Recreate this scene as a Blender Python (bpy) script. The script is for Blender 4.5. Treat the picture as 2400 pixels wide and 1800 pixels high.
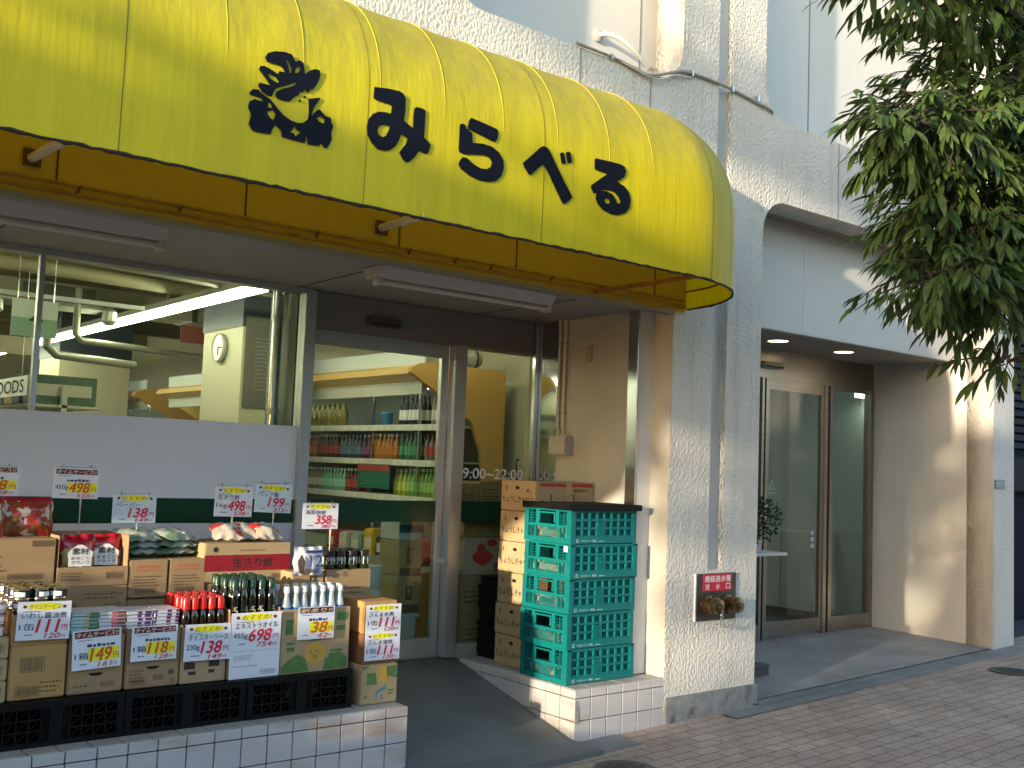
import bpy, bmesh, math, random
from mathutils import Vector, Matrix
for o in list(bpy.data.objects): bpy.data.objects.remove(o, do_unlink=True)
S = bpy.context.scene; COL = S.collection
random.seed(7)
# ---------------------------------------------------------------- camera, sky, sun, exposure
F = 4.69      # facade plane (Y)
G = 5.93      # glazing plane (Y)
cd = bpy.data.cameras.new('camera'); cam = bpy.data.objects.new('camera', cd); COL.objects.link(cam)
cd.sensor_fit = 'HORIZONTAL'; cd.sensor_width = 36; cd.lens = 36*2466.93/2400; cd.clip_start = .05; cd.clip_end = 1000
_R = ((0.77756465,-0.62764424,0.03815659),(0.07918194,0.03753602,-0.99615323),(0.6237976,0.77759485,0.07888477))
mx = Matrix(((_R[0][0],-_R[1][0],-_R[2][0]),(_R[0][1],-_R[1][1],-_R[2][1]),(_R[0][2],-_R[1][2],-_R[2][2]))).to_4x4()
mx.translation = (0,0,1.6); cam.matrix_world = mx; S.camera = cam
SUN_DIR = Vector((1,.253,-.145)).normalized()
W_ = bpy.data.worlds.new('World'); S.world = W_; W_.use_nodes = True
nt = W_.node_tree; sk = nt.nodes.new('ShaderNodeTexSky'); sk.sky_type = 'NISHITA'; sk.sun_disc = False
sk.sun_elevation = math.radians(8.0); sk.sun_rotation = math.radians(255.8); sk.air_density = 1.0; sk.dust_density = 0.6; sk.ozone_density = 1.1
bg = nt.nodes['Background']; nt.links.new(sk.outputs[0], bg.inputs[0]); bg.inputs[1].default_value = 0.15
sd = bpy.data.lights.new('sun','SUN'); sd.energy = 2.0; sd.angle = math.radians(1.0); sd.color = (1,.83,.58)
so = bpy.data.objects.new('sun', sd); COL.objects.link(so); so.rotation_euler = SUN_DIR.to_track_quat('-Z','Y').to_euler(); so.location = (-20,-6,12)
S.view_settings.view_transform = 'Standard'; S.view_settings.look = 'None'; S.view_settings.gamma = 1; S.view_settings.exposure = 2.2
S.render.engine = 'CYCLES'; S.cycles.max_bounces = 8; S.cycles.transparent_max_bounces = 16; S.cycles.caustics_reflective = False; S.cycles.caustics_refractive = False
S.cycles.sample_clamp_indirect = 6
# ---------------------------------------------------------------- helpers
WL = {}
def thing(name, label, cat, loc=(0,0,0), group=None, rz=0):
    o = bpy.data.objects.new(name, None); COL.objects.link(o); o.location = loc; o.rotation_euler = (0,0,rz)
    o.empty_display_size = .05
    o['label'] = label; o['category'] = cat
    if group: o['group'] = group
    WL[o] = Vector(loc); return o
class MB:
    def __init__(s): s.v = []; s.f = []; s.mi = []; s.c = 0
    def add(s, vs, fs):
        b = len(s.v); s.v += [tuple(p) for p in vs]; s.f += [tuple(i+b for i in f) for f in fs]; s.mi += [s.c]*len(fs); return s
    def mat(s, i): s.c = i; return s
    def box(s, x0,x1,y0,y1,z0,z1):
        return s.add([(x0,y0,z0),(x1,y0,z0),(x1,y1,z0),(x0,y1,z0),(x0,y0,z1),(x1,y0,z1),(x1,y1,z1),(x0,y1,z1)],
            [(0,3,2,1),(4,5,6,7),(0,1,5,4),(1,2,6,5),(2,3,7,6),(3,0,4,7)])
    def quad(s, a,b,c,d): return s.add([a,b,c,d],[(0,1,2,3)])
    def lathe(s, prof, c=(0,0,0), n=14, axis='Z', closed=True):
        vs = []; fs = []; m = len(prof)
        for i in range(n):
            a = 2*math.pi*i/n; ca, sa = math.cos(a), math.sin(a)
            for r,h in prof:
                if axis == 'Z': vs.append((c[0]+r*ca, c[1]+r*sa, c[2]+h))
                elif axis == 'Y': vs.append((c[0]+r*ca, c[1]+h, c[2]+r*sa))
                else: vs.append((c[0]+h, c[1]+r*ca, c[2]+r*sa))
        for i in range(n):
            j = (i+1)%n
            for k in range(m-1):
                q = (i*m+k, j*m+k, j*m+k+1, i*m+k+1)
                fs.append(q if axis != 'Y' else q[::-1])
        if closed:
            fs.append(tuple(i*m for i in range(n))[::-1]); fs.append(tuple(i*m+m-1 for i in range(n)))
        return s.add(vs, fs)
    def tube(s, pts, r, n=8, caps=True):
        pts = [Vector(p) for p in pts]; vs = []; fs = []; up = Vector((0,0,1))
        for i,p in enumerate(pts):
            d = (pts[min(i+1,len(pts)-1)]-pts[max(i-1,0)]).normalized()
            a = d.cross(up)
            if a.length < .05: a = d.cross(Vector((1,0,0)))
            a.normalize(); b = d.cross(a); rr = r[i] if isinstance(r,(list,tuple)) else r
            for k in range(n):
                t = 2*math.pi*k/n; vs.append(p+a*math.cos(t)*rr+b*math.sin(t)*rr)
        for i in range(len(pts)-1):
            for k in range(n):
                l = (k+1)%n; fs.append((i*n+k,i*n+l,(i+1)*n+l,(i+1)*n+k))
        if caps: fs.append(tuple(range(n))); fs.append(tuple(range((len(pts)-1)*n, len(pts)*n))[::-1])
        return s.add(vs, fs)
    def prism(s, poly, fn, d0, d1):
        n = len(poly); vs = [fn(a,b,d0) for a,b in poly]+[fn(a,b,d1) for a,b in poly]
        fs = [tuple(range(n))[::-1], tuple(range(n,2*n))]+[(i,(i+1)%n,(i+1)%n+n,i+n) for i in range(n)]
        return s.add(vs, fs)
    def mesh(s, name, mats, bevel=0, smooth=False, seg=2, off=None, recalc=True):
        me = bpy.data.meshes.new(name)
        vs = s.v if off is None else [(x-off[0],y-off[1],z-off[2]) for x,y,z in s.v]
        me.from_pydata(vs, [], s.f)
        for m in (mats if isinstance(mats,(list,tuple)) else [mats]): me.materials.append(m)
        me.polygons.foreach_set('material_index', s.mi)
        bm = bmesh.new(); bm.from_mesh(me)
        if recalc: bmesh.ops.recalc_face_normals(bm, faces=bm.faces)
        if bevel:
            es = [e for e in bm.edges if len(e.link_faces) == 2 and e.calc_face_angle(0) > .6]
            bmesh.ops.bevel(bm, geom=es, offset=bevel, segments=seg, affect='EDGES', clamp_overlap=True)
        if smooth:
            for f in bm.faces: f.smooth = True
            for e in bm.edges:
                if len(e.link_faces) == 2 and e.calc_face_angle(0) > .7: e.smooth = False
        bm.to_mesh(me); bm.free(); return me
def link(name, me, parent=None, loc=None):
    o = bpy.data.objects.new(name, me); COL.objects.link(o)
    if parent is not None: o.parent = parent; WL[o] = WL[parent]
    else: WL[o] = Vector((0,0,0))
    if loc: o.location = loc
    return o
def part(name, mb, mats, parent=None, bevel=0, smooth=False, local=False, seg=2, recalc=True):
    off = None if (parent is None or local) else WL[parent]
    return link(name, mb.mesh(name, mats, bevel, smooth, seg, off, recalc), parent)
def struct(name, mb, mats, **k):
    o = part(name, mb, mats, None, **k); o['kind'] = 'structure'; return o
def dup(root, loc, label=None, rz=None):
    r = root.copy(); COL.objects.link(r); r.location = loc
    if rz is not None: r.rotation_euler = (0,0,rz)
    if label: r['label'] = label
    for ch in list(root.children):
        c = ch.copy(); COL.objects.link(c); c.parent = r
        for g in list(ch.children):
            d = g.copy(); COL.objects.link(d); d.parent = c
    return r
# ---- materials
MT = {}
def mat(name, col, rough=.6, metal=0, noise=0, nscale=8, bump=0, bscale=40, stretch=(1,1,1), spec=.5, emit=0, trans=0, coat=0, dirt=None):
    if name in MT: return MT[name]
    m = bpy.data.materials.new(name); m.use_nodes = True; t = m.node_tree; N = t.nodes; L = t.links
    p = N['Principled BSDF']; p.inputs['Roughness'].default_value = rough; p.inputs['Metallic'].default_value = metal
    p.inputs['Specular IOR Level'].default_value = spec; p.inputs['Coat Weight'].default_value = coat
    c = (*col,1); p.inputs['Base Color'].default_value = c
    tc = N.new('ShaderNodeTexCoord'); mp = N.new('ShaderNodeMapping'); mp.inputs['Scale'].default_value = stretch; L.new(tc.outputs['Object'], mp.inputs['Vector'])
    if noise:
        n = N.new('ShaderNodeTexNoise'); n.inputs['Scale'].default_value = nscale; n.inputs['Detail'].default_value = 6; n.inputs['Roughness'].default_value = .62
        L.new(mp.outputs[0], n.inputs['Vector'])
        r = N.new('ShaderNodeMapRange'); r.inputs[1].default_value = .3; r.inputs[2].default_value = .7; r.inputs[3].default_value = 1-noise; r.inputs[4].default_value = 1+noise*.6
        L.new(n.outputs['Fac'], r.inputs[0])
        h = N.new('ShaderNodeHueSaturation'); h.inputs['Color'].default_value = c; L.new(r.outputs[0], h.inputs['Value']); L.new(h.outputs[0], p.inputs['Base Color'])
        if dirt:
            n2 = N.new('ShaderNodeTexNoise'); n2.inputs['Scale'].default_value = dirt[1]; n2.inputs['Detail'].default_value = 8; L.new(mp.outputs[0], n2.inputs['Vector'])
            r2 = N.new('ShaderNodeMapRange'); r2.inputs[1].default_value = dirt[2]; r2.inputs[2].default_value = dirt[2]+.18; r2.inputs[3].default_value = 0; r2.inputs[4].default_value = dirt[3]
            L.new(n2.outputs['Fac'], r2.inputs[0])
            mi = N.new('ShaderNodeMix'); mi.data_type = 'RGBA'; L.new(r2.outputs[0], mi.inputs[0]); L.new(h.outputs[0], mi.inputs[6]); mi.inputs[7].default_value = (*dirt[0],1)
            L.new(mi.outputs[2], p.inputs['Base Color'])
    if bump:
        b = N.new('ShaderNodeTexNoise'); b.inputs['Scale'].default_value = bscale; b.inputs['Detail'].default_value = 3; L.new(mp.outputs[0], b.inputs['Vector'])
        bp = N.new('ShaderNodeBump'); bp.inputs['Strength'].default_value = 1; bp.inputs['Distance'].default_value = bump; L.new(b.outputs['Fac'], bp.inputs['Height']); L.new(bp.outputs[0], p.inputs['Normal'])
    if emit: p.inputs['Emission Color'].default_value = c; p.inputs['Emission Strength'].default_value = emit
    if trans:
        tr = N.new('ShaderNodeBsdfTranslucent'); tr.inputs[0].default_value = c; ms = N.new('ShaderNodeMixShader'); ms.inputs[0].default_value = trans
        L.new(p.outputs[0], ms.inputs[1]); L.new(tr.outputs[0], ms.inputs[2]); L.new(ms.outputs[0], N['Material Output'].inputs[0])
    MT[name] = m; return m
def glass(name, tint=(1,1,1), f0=1.0, rough=.0):
    m = bpy.data.materials.new(name); m.use_nodes = True; t = m.node_tree; N = t.nodes; L = t.links; N.remove(N['Principled BSDF'])
    tr = N.new('ShaderNodeBsdfTransparent'); tr.inputs[0].default_value = (*tint,1); g = N.new('ShaderNodeBsdfGlossy'); g.inputs['Roughness'].default_value = rough
    fr = N.new('ShaderNodeFresnel'); fr.inputs[0].default_value = 1.45; mu = N.new('ShaderNodeMath'); mu.operation = 'MULTIPLY'; mu.inputs[1].default_value = f0; mu.use_clamp = True
    L.new(fr.outputs[0], mu.inputs[0])
    ge = N.new('ShaderNodeNewGeometry'); iv = N.new('ShaderNodeMath'); iv.operation = 'SUBTRACT'; iv.inputs[0].default_value = 1; L.new(ge.outputs['Backfacing'], iv.inputs[1])   # one reflection per pane: none from inside the sheet
    m2 = N.new('ShaderNodeMath'); m2.operation = 'MULTIPLY'; L.new(mu.outputs[0], m2.inputs[0]); L.new(iv.outputs[0], m2.inputs[1]); mu = m2
    ms = N.new('ShaderNodeMixShader'); L.new(mu.outputs[0], ms.inputs[0]); L.new(tr.outputs[0], ms.inputs[1]); L.new(g.outputs[0], ms.inputs[2]); L.new(ms.outputs[0], N['Material Output'].inputs[0])
    MT[name] = m; return m
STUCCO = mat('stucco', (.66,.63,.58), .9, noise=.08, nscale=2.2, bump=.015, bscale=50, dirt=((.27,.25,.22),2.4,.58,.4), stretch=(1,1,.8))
def streaks(m, col, amt):
    t = m.node_tree; N = t.nodes; L = t.links; p = N['Principled BSDF']; src = p.inputs['Base Color'].links[0].from_socket
    tc = N.new('ShaderNodeTexCoord'); mp = N.new('ShaderNodeMapping'); mp.inputs['Scale'].default_value = (7,7,.45); n = N.new('ShaderNodeTexNoise'); n.inputs['Scale'].default_value = 1.6; n.inputs['Detail'].default_value = 9; n.inputs['Roughness'].default_value = .7
    L.new(tc.outputs['Object'],mp.inputs[0]); L.new(mp.outputs[0],n.inputs['Vector'])
    r = N.new('ShaderNodeMapRange'); r.inputs[1].default_value = .52; r.inputs[2].default_value = .8; r.inputs[4].default_value = amt; L.new(n.outputs['Fac'],r.inputs[0])
    mi = N.new('ShaderNodeMix'); mi.data_type = 'RGBA'; L.new(r.outputs[0],mi.inputs[0]); L.new(src,mi.inputs[6]); mi.inputs[7].default_value = (*col,1); L.new(mi.outputs[2],p.inputs['Base Color'])
streaks(STUCCO,(.22,.2,.17),.55)
WHITEWALL = mat('painted_panel', (.62,.6,.57), .6, noise=.05, nscale=1.6, stretch=(1,1,.25))
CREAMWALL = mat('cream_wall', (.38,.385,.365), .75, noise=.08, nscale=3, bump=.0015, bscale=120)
streaks(WHITEWALL,(.3,.28,.25),.12)
GREYPANEL = mat('grey_panel', (.52,.51,.5), .45, noise=.03, nscale=2)
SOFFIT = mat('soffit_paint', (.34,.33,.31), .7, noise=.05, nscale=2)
STEEL = mat('steel', (.62,.61,.6), .22, 1, noise=.08, nscale=6, stretch=(30,30,.6))
ALU = mat('aluminium', (.52,.52,.52), .38, .85, noise=.05, nscale=5, stretch=(20,20,1))
HEADER = mat('dark_header', (.205,.2,.19), .5, noise=.06, nscale=3)
BRONZE = mat('bronze_steel', (.36,.34,.31), .3, 1, noise=.12, nscale=3, stretch=(1,1,12))
KRAFT = mat('kraft', (.34,.225,.12), .85, noise=.09, nscale=5, stretch=(1,1,2.5), bump=.0006, bscale=160)
KRAFT2 = mat('kraft_light', (.42,.3,.17), .85, noise=.09, nscale=6, stretch=(1,1,2.5), bump=.0006, bscale=160)
KRAFT3 = mat('kraft_orange', (.46,.27,.1), .85, noise=.1, nscale=6, stretch=(1,1,2.5), bump=.0006, bscale=160)
KRAFTD = mat('kraft_dark', (.24,.11,.05), .8, noise=.1, nscale=6)
INKD = mat('ink_dark', (.035,.025,.02), .7)
INKBR = mat('ink_brown', (.13,.08,.045), .8)
INKG = mat('ink_green', (.1,.2,.06), .8, noise=.25, nscale=40)
INKB = mat('ink_blue', (.02,.03,.22), .6)
INKT = mat('ink_teal', (.05,.24,.3), .7)
INKR = mat('ink_red', (.62,.025,.03), .6)
INKY = mat('ink_yellow', (.85,.78,.03), .6)
INKM = mat('ink_maroon', (.14,.01,.05), .6)
INKW = mat('ink_white', (.8,.8,.8), .6)
INKP = mat('ink_gold', (.55,.33,.05), .7)
PAPER = mat('card_paper', (.72,.75,.84), .35, noise=.03, nscale=20, coat=.25)
PAPERB = mat('card_sleeved', (.62,.75,.86), .2, noise=.12, nscale=9, coat=.9)
BLACKP = mat('black_plastic', (.0045,.0045,.005), .5, noise=.2, nscale=20, spec=.2)
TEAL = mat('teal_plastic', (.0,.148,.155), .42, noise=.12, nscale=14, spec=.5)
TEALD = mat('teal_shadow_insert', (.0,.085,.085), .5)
RUBBER = mat('rubber', (.015,.015,.015), .8)
WHITEP = mat('white_plastic', (.72,.72,.72), .4)
CONC = mat('concrete', (.2,.205,.2), .85, noise=.22, nscale=3.5, bump=.002, bscale=160, dirt=((.09,.09,.085),2.2,.55,.5))
RAMPM = mat('ramp_concrete', (.125,.135,.14), .7, noise=.22, nscale=2.5, bump=.0015, bscale=200, dirt=((.06,.065,.065),1.6,.5,.6))
BASEST = mat('base_stone', (.24,.245,.25), .8, noise=.3, nscale=14, bump=.004, bscale=30, dirt=((.05,.05,.045),9,.56,.8))
GROUT = mat('grout', (.07,.065,.08), .9)
TILE = mat('tile_white', (.5,.482,.49), .35, noise=.09, nscale=7, dirt=((.33,.22,.16),4,.54,.7), stretch=(.5,.5,2.2))
TILETOP = mat('tile_top', (.36,.345,.33), .5, noise=.1, nscale=9, dirt=((.3,.25,.2),5,.55,.4))
GLASS = glass('window_glass', (.92,.96,.92), 1.3)
GLASSD = glass('door_glass_tinted', (.8,.86,.83), 1.7)
GLASSC = glass('shelf_glass', (.9,.95,.92), .8)
FILM = mat('window_film', (.66,.74,.90), .3, noise=.02, nscale=2)
GREENS = mat('green_stripe', (.004,.045,.022), .25)
YEL = None
def stripmat():
    m = mat('awning_yellow', (.72,.605,.005), .6, noise=.13, nscale=3.2, stretch=(5,5,.35), trans=.22, bump=.002, bscale=9)
    t = m.node_tree; N = t.nodes; L = t.links; p = N['Principled BSDF']
    # grime caught on the curved top of the fabric: patchy noise that thins out downwards
    src = p.inputs['Base Color'].links[0].from_socket
    tc = N.new('ShaderNodeTexCoord'); sp = N.new('ShaderNodeSeparateXYZ'); L.new(tc.outputs['Object'], sp.inputs[0])
    mr = N.new('ShaderNodeMapRange'); mr.inputs[1].default_value = .30; mr.inputs[2].default_value = .85; mr.inputs[3].default_value = -.35; mr.inputs[4].default_value = .42; L.new(sp.outputs[2], mr.inputs[0])
    n = N.new('ShaderNodeTexNoise'); n.inputs['Scale'].default_value = 3; n.inputs['Detail'].default_value = 8; n.inputs['Roughness'].default_value = .7
    mp = N.new('ShaderNodeMapping'); mp.inputs['Scale'].default_value = (3.5,3.5,.5); L.new(tc.outputs['Object'], mp.inputs[0]); L.new(mp.outputs[0], n.inputs['Vector'])
    ad = N.new('ShaderNodeMath'); ad.operation = 'ADD'; L.new(mr.outputs[0], ad.inputs[0]); L.new(n.outputs['Fac'], ad.inputs[1])
    m2 = N.new('ShaderNodeMapRange'); m2.inputs[1].default_value = .38; m2.inputs[2].default_value = 1.05; m2.inputs[4].default_value = .7; L.new(ad.outputs[0], m2.inputs[0])
    mi = N.new('ShaderNodeMix'); mi.data_type = 'RGBA'; L.new(m2.outputs[0], mi.inputs[0]); L.new(src, mi.inputs[6]); mi.inputs[7].default_value = (.27,.22,.05,1)
    L.new(mi.outputs[2], p.inputs['Base Color']); return m
YEL = stripmat()
ORANGE = mat('awning_orange', (.58,.38,.03), .6, noise=.06, nscale=3)
INKNAVY = mat('awning_ink', (.004,.005,.012), .6, spec=.15)
# ---- text and flat shapes, placed on a face: frame = (origin, u, v, n)
FY = lambda x,z,y: (Vector((x,y,z)), Vector((1,0,0)), Vector((0,0,1)), Vector((0,-1,0)))   # faces the street
FX = lambda y,z,x: (Vector((x,y,z)), Vector((0,-1,0)), Vector((0,0,1)), Vector((-1,0,0)))  # faces left along the street
_tc = bpy.data.curves.new('lettering','FONT'); _to = bpy.data.objects.new('lettering', _tc); COL.objects.link(_to)
_cache = {}
def glyphs(s, bold=0, shear=0):
    k = (s,bold,shear)
    if k not in _cache:
        _tc.body = s; _tc.offset = bold; _tc.shear = shear; _tc.resolution_u = 3; _tc.size = 1
        _to.data = _tc; _tc.update_tag(); bpy.context.view_layer.update()
        dg = bpy.context.evaluated_depsgraph_get(); me = bpy.data.meshes.new_from_object(_to.evaluated_get(dg))
        vs = [(v.co.x,v.co.y) for v in me.vertices]; fs = [tuple(p.vertices) for p in me.polygons]; bpy.data.meshes.remove(me)
        x0 = min(v[0] for v in vs); x1 = max(v[0] for v in vs); y0 = min(v[1] for v in vs); y1 = max(v[1] for v in vs)
        _cache[k] = ([((x-x0)/(x1-x0+1e-9),(y-y0)/(y1-y0+1e-9)) for x,y in vs], fs, (x1-x0)/(y1-y0+1e-9))
    return _cache[k]
def text(mb, s, fr, a0, b0, a1, b1, h=.0012, bold=0.012, shear=0, keep=False):
    vs, fs, asp = glyphs(s, 0, shear); o,u,v,n = fr; d = bold*1.3*(b1-b0)     # heavier strokes: three copies a hair apart
    for k,(p,q) in enumerate(((0,0),(d,.3*d),(.5*d,-.5*d)) if bold else ((0,0),)):
        mb.add([o+u*(a0+(a1-a0)*x+p)+v*(b0+(b1-b0)*y+q)+n*(h+.00008*k) for x,y in vs], fs)
def rect(mb, fr, a0,b0,a1,b1, h=.0006):
    o,u,v,n = fr
    mb.add([o+u*a+v*b+n*h for a,b in ((a0,b0),(a1,b0),(a1,b1),(a0,b1))], [(0,1,2,3)])
def ellipse(mb, fr, ca,cb,ra,rb,h=.0006,n=20, wob=0):
    o,u,v,nn = fr
    mb.add([o+u*(ca+ra*math.cos(t)*(1+wob*math.sin(5*t)))+v*(cb+rb*math.sin(t)*(1+wob*math.cos(4*t)))+nn*h for t in [2*math.pi*i/n for i in range(n)]], [tuple(range(n))])
def barcode(mb, fr, a0,b0,a1,b1,h=.0006):
    rect(mb,fr,a0,b0,a1,b0+.002,h); rect(mb,fr,a0,b1-.002,a1,b1,h); rect(mb,fr,a0,b0+.002,a0+.002,b1-.002,h); rect(mb,fr,a1-.002,b0+.002,a1,b1-.002,h)
    a = a0+.006
    while a < a1-.006:
        w = random.choice((.0012,.002,.003)); rect(mb,fr,a,b0+.005,min(a+w,a1-.005),b1-.005,h); a += w+random.choice((.0015,.0025))
def lines(mb, fr, a0,b0,a1,b1,n,h=.0006,fill=.45):
    st = (b1-b0)/n
    for i in range(n):
        a = a0
        b = b1-(i+1)*st; e = a1-random.random()*.3*(a1-a0)
        while a < e:
            w = random.uniform(.5,1.0)*st*fill*1.6; rect(mb,fr,a,b,min(a+w,e),b+st*fill*random.uniform(.7,1.1),h); a += w+st*.25
def flatshape(name, splines, fr, thick, m, parent):
    """filled outline with holes (even-odd), a thin sheet standing proud of its face"""
    c = bpy.data.curves.new(name,'CURVE'); c.dimensions = '2D'; c.fill_mode = 'BOTH'; c.extrude = thick/2
    for sp in splines:
        q = c.splines.new('POLY'); q.points.add(len(sp)-1); q.use_cyclic_u = True
        for p,(a,b) in zip(q.points, sp): p.co = (a,b,0,1)
    o = bpy.data.objects.new(name,c); COL.objects.link(o); bpy.context.view_layer.update()
    dg = bpy.context.evaluated_depsgraph_get(); me = bpy.data.meshes.new_from_object(o.evaluated_get(dg)); bpy.data.objects.remove(o, do_unlink=True)
    og,u,v,n = fr
    off = WL[parent] if parent is not None else Vector((0,0,0))
    for vt in me.vertices: vt.co = og+u*vt.co.x+v*vt.co.y+n*(vt.co.z+thick/2)-off
    me.materials.clear(); me.materials.append(m); me.update()
    bm = bmesh.new(); bm.from_mesh(me); bmesh.ops.remove_doubles(bm, verts=bm.verts, dist=1e-5); bmesh.ops.recalc_face_normals(bm, faces=bm.faces); bm.to_mesh(me); bm.free()
    return link(name, me, parent)
def rrect(x0,z0,x1,z1,r,corners='abcd',n=6):
    """a=lower-left b=lower-right c=upper-right d=upper-left rounded"""
    pts = []
    for k,(cx,cz,sx,sz,t0) in zip('abcd',((x0,z0,1,1,180),(x1,z0,-1,1,270),(x1,z1,-1,-1,0),(x0,z1,1,-1,90))):
        if k in corners:
            for i in range(n+1):
                t = math.radians(t0+90*i/n); pts.append((cx+sx*r+r*math.cos(t), cz+sz*r+r*math.sin(t)))
        else: pts.append((cx,cz))
    return pts
gz = lambda x: .031*(max(-12,min(16,x))-5.0)
# ---------------------------------------------------------------- ground
def brickmat():
    m = bpy.data.materials.new('pavers'); m.use_nodes = True; t = m.node_tree; N = t.nodes; L = t.links; p = N['Principled BSDF']
    tc = N.new('ShaderNodeTexCoord'); b = N.new('ShaderNodeTexBrick'); b.offset = .5
    b.inputs['Scale'].default_value = 1; b.inputs['Brick Width'].default_value = .2; b.inputs['Row Height'].default_value = .1; b.inputs['Mortar Size'].default_value = .0045; b.inputs['Mortar Smooth'].default_value = .3
    b.inputs['Color1'].default_value = (.40,.285,.22,1); b.inputs['Color2'].default_value = (.47,.35,.275,1); b.inputs['Mortar'].default_value = (.17,.13,.105,1); b.inputs['Bias'].default_value = -.1
    n0 = N.new('ShaderNodeTexNoise'); n0.inputs['Scale'].default_value = 2; mx_ = N.new('ShaderNodeVectorMath'); mx_.operation = 'MULTIPLY_ADD'
    mx_.inputs[1].default_value = (.012,.012,0); L.new(tc.outputs['Object'], n0.inputs['Vector']); L.new(n0.outputs['Color'], mx_.inputs[0]); L.new(tc.outputs['Object'], mx_.inputs[2]); L.new(mx_.outputs[0], b.inputs['Vector'])
    n = N.new('ShaderNodeTexNoise'); n.inputs['Scale'].default_value = 1.1; n.inputs['Detail'].default_value = 9; n.inputs['Roughness'].default_value = .65; L.new(tc.outputs['Object'], n.inputs['Vector'])
    r = N.new('ShaderNodeMapRange'); r.inputs[1].default_value = .3; r.inputs[2].default_value = .7; r.inputs[3].default_value = .62; r.inputs[4].default_value = 1.2; L.new(n.outputs['Fac'], r.inputs[0])
    n3 = N.new('ShaderNodeTexNoise'); n3.inputs['Scale'].default_value = 70; n3.inputs['Detail'].default_value = 4; L.new(tc.outputs['Object'], n3.inputs['Vector'])
    r3 = N.new('ShaderNodeMapRange'); r3.inputs[1].default_value = .3; r3.inputs[2].default_value = .7; r3.inputs[3].default_value = .82; r3.inputs[4].default_value = 1.15; L.new(n3.outputs['Fac'], r3.inputs[0])
    mu = N.new('ShaderNodeMath'); mu.operation = 'MULTIPLY'; L.new(r.outputs[0], mu.inputs[0]); L.new(r3.outputs[0], mu.inputs[1])
    h = N.new('ShaderNodeHueSaturation'); L.new(b.outputs['Color'], h.inputs['Color']); L.new(mu.outputs[0], h.inputs['Value']); L.new(h.outputs[0], p.inputs['Base Color']); p.inputs['Roughness'].default_value = .82
    sp = N.new('ShaderNodeTexNoise'); sp.inputs['Scale'].default_value = 11; sp.inputs['Detail'].default_value = 2; L.new(tc.outputs['Object'], sp.inputs['Vector'])
    rs = N.new('ShaderNodeMapRange'); rs.inputs[1].default_value = .68; rs.inputs[2].default_value = .73; rs.inputs[3].default_value = 1; rs.inputs[4].default_value = .62; L.new(sp.outputs['Fac'], rs.inputs[0])
    m3 = N.new('ShaderNodeMath'); m3.operation = 'MULTIPLY'; L.new(mu.outputs[0], m3.inputs[0]); L.new(rs.outputs[0], m3.inputs[1]); L.new(m3.outputs[0], h.inputs['Value'])
    ad = N.new('ShaderNodeMath'); ad.operation = 'MULTIPLY_ADD'; ad.inputs[1].default_value = -1.0; L.new(b.outputs['Fac'], ad.inputs[0]); L.new(n3.outputs['Fac'], ad.inputs[2])
    bp = N.new('ShaderNodeBump'); bp.inputs['Distance'].default_value = .003; L.new(ad.outputs[0], bp.inputs['Height']); L.new(bp.outputs[0], p.inputs['Normal']); return m
PAVER = brickmat()
def tilemat(name, c1, c2, mo, w, h, ms=.004):
    m = bpy.data.materials.new(name); m.use_nodes = True; t = m.node_tree; N = t.nodes; L = t.links; p = N['Principled BSDF']
    tc = N.new('ShaderNodeTexCoord'); b = N.new('ShaderNodeTexBrick'); b.offset = 0; b.inputs['Scale'].default_value = 1; b.inputs['Brick Width'].default_value = w; b.inputs['Row Height'].default_value = h; b.inputs['Mortar Size'].default_value = ms
    b.inputs['Color1'].default_value = (*c1,1); b.inputs['Color2'].default_value = (*c2,1); b.inputs['Mortar'].default_value = (*mo,1); L.new(tc.outputs['Object'], b.inputs['Vector'])
    n = N.new('ShaderNodeTexNoise'); n.inputs['Scale'].default_value = 3; n.inputs['Detail'].default_value = 8; L.new(tc.outputs['Object'], n.inputs['Vector'])
    r = N.new('ShaderNodeMapRange'); r.inputs[1].default_value = .3; r.inputs[2].default_value = .7; r.inputs[3].default_value = .8; r.inputs[4].default_value = 1.15; L.new(n.outputs['Fac'], r.inputs[0])
    hs = N.new('ShaderNodeHueSaturation'); L.new(b.outputs['Color'], hs.inputs['Color']); L.new(r.outputs[0], hs.inputs['Value']); L.new(hs.outputs[0], p.inputs['Base Color']); p.inputs['Roughness'].default_value = .55; return m
FLOORT = tilemat('entrance_tiles', (.27,.26,.25), (.3,.285,.27), (.19,.18,.175), .3, .3)
ASPH = mat('asphalt', (.05,.05,.052), .9, noise=.2, nscale=6, bump=.004, bscale=220)
def sheet(name, y0, y1, m, dz=0, x0=-45, x1=60):
    mb = MB(); xs = [x0]+[x for x in range(-12,17,2) if x0 < x < x1]+[x1]
    for a,b in zip(xs, xs[1:]): mb.quad((a,y0,gz(a)+dz),(b,y0,gz(b)+dz),(b,y1,gz(b)+dz),(a,y1,gz(a)+dz))
    return struct(name, mb, m)
sheet('pavement', -1.6, 7.5, PAVER)
sheet('road', -9.5, -1.75, ASPH, -.13)
mb = MB(); 
for i in range(-30,50): mb.box(i+.005,i+.995,-1.75,-1.6,gz(i+.5)-.3,gz(i+.5)+.004)
struct('kerb', mb, CONC, bevel=.01)
sheet('far_pavement', -14, -9.5, CONC)
mb = MB()
for i in range(20):
    a = i/20
    y0 = 4.44+(G-4.44)*i/20; y1 = 4.44+(G-4.44)*(i+1)/20
    za = lambda t: .004+gz(3.7)+.035+(.285+.012-.0)*max(0,(t-4.66)/(G-4.66)) if t > 4.66 else gz(3.7)+.045
    mb.quad((3.14,y0,za(y0)),(4.34,y0,za(y0)),(4.34,y1,za(y1)),(3.14,y1,za(y1)))
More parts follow.
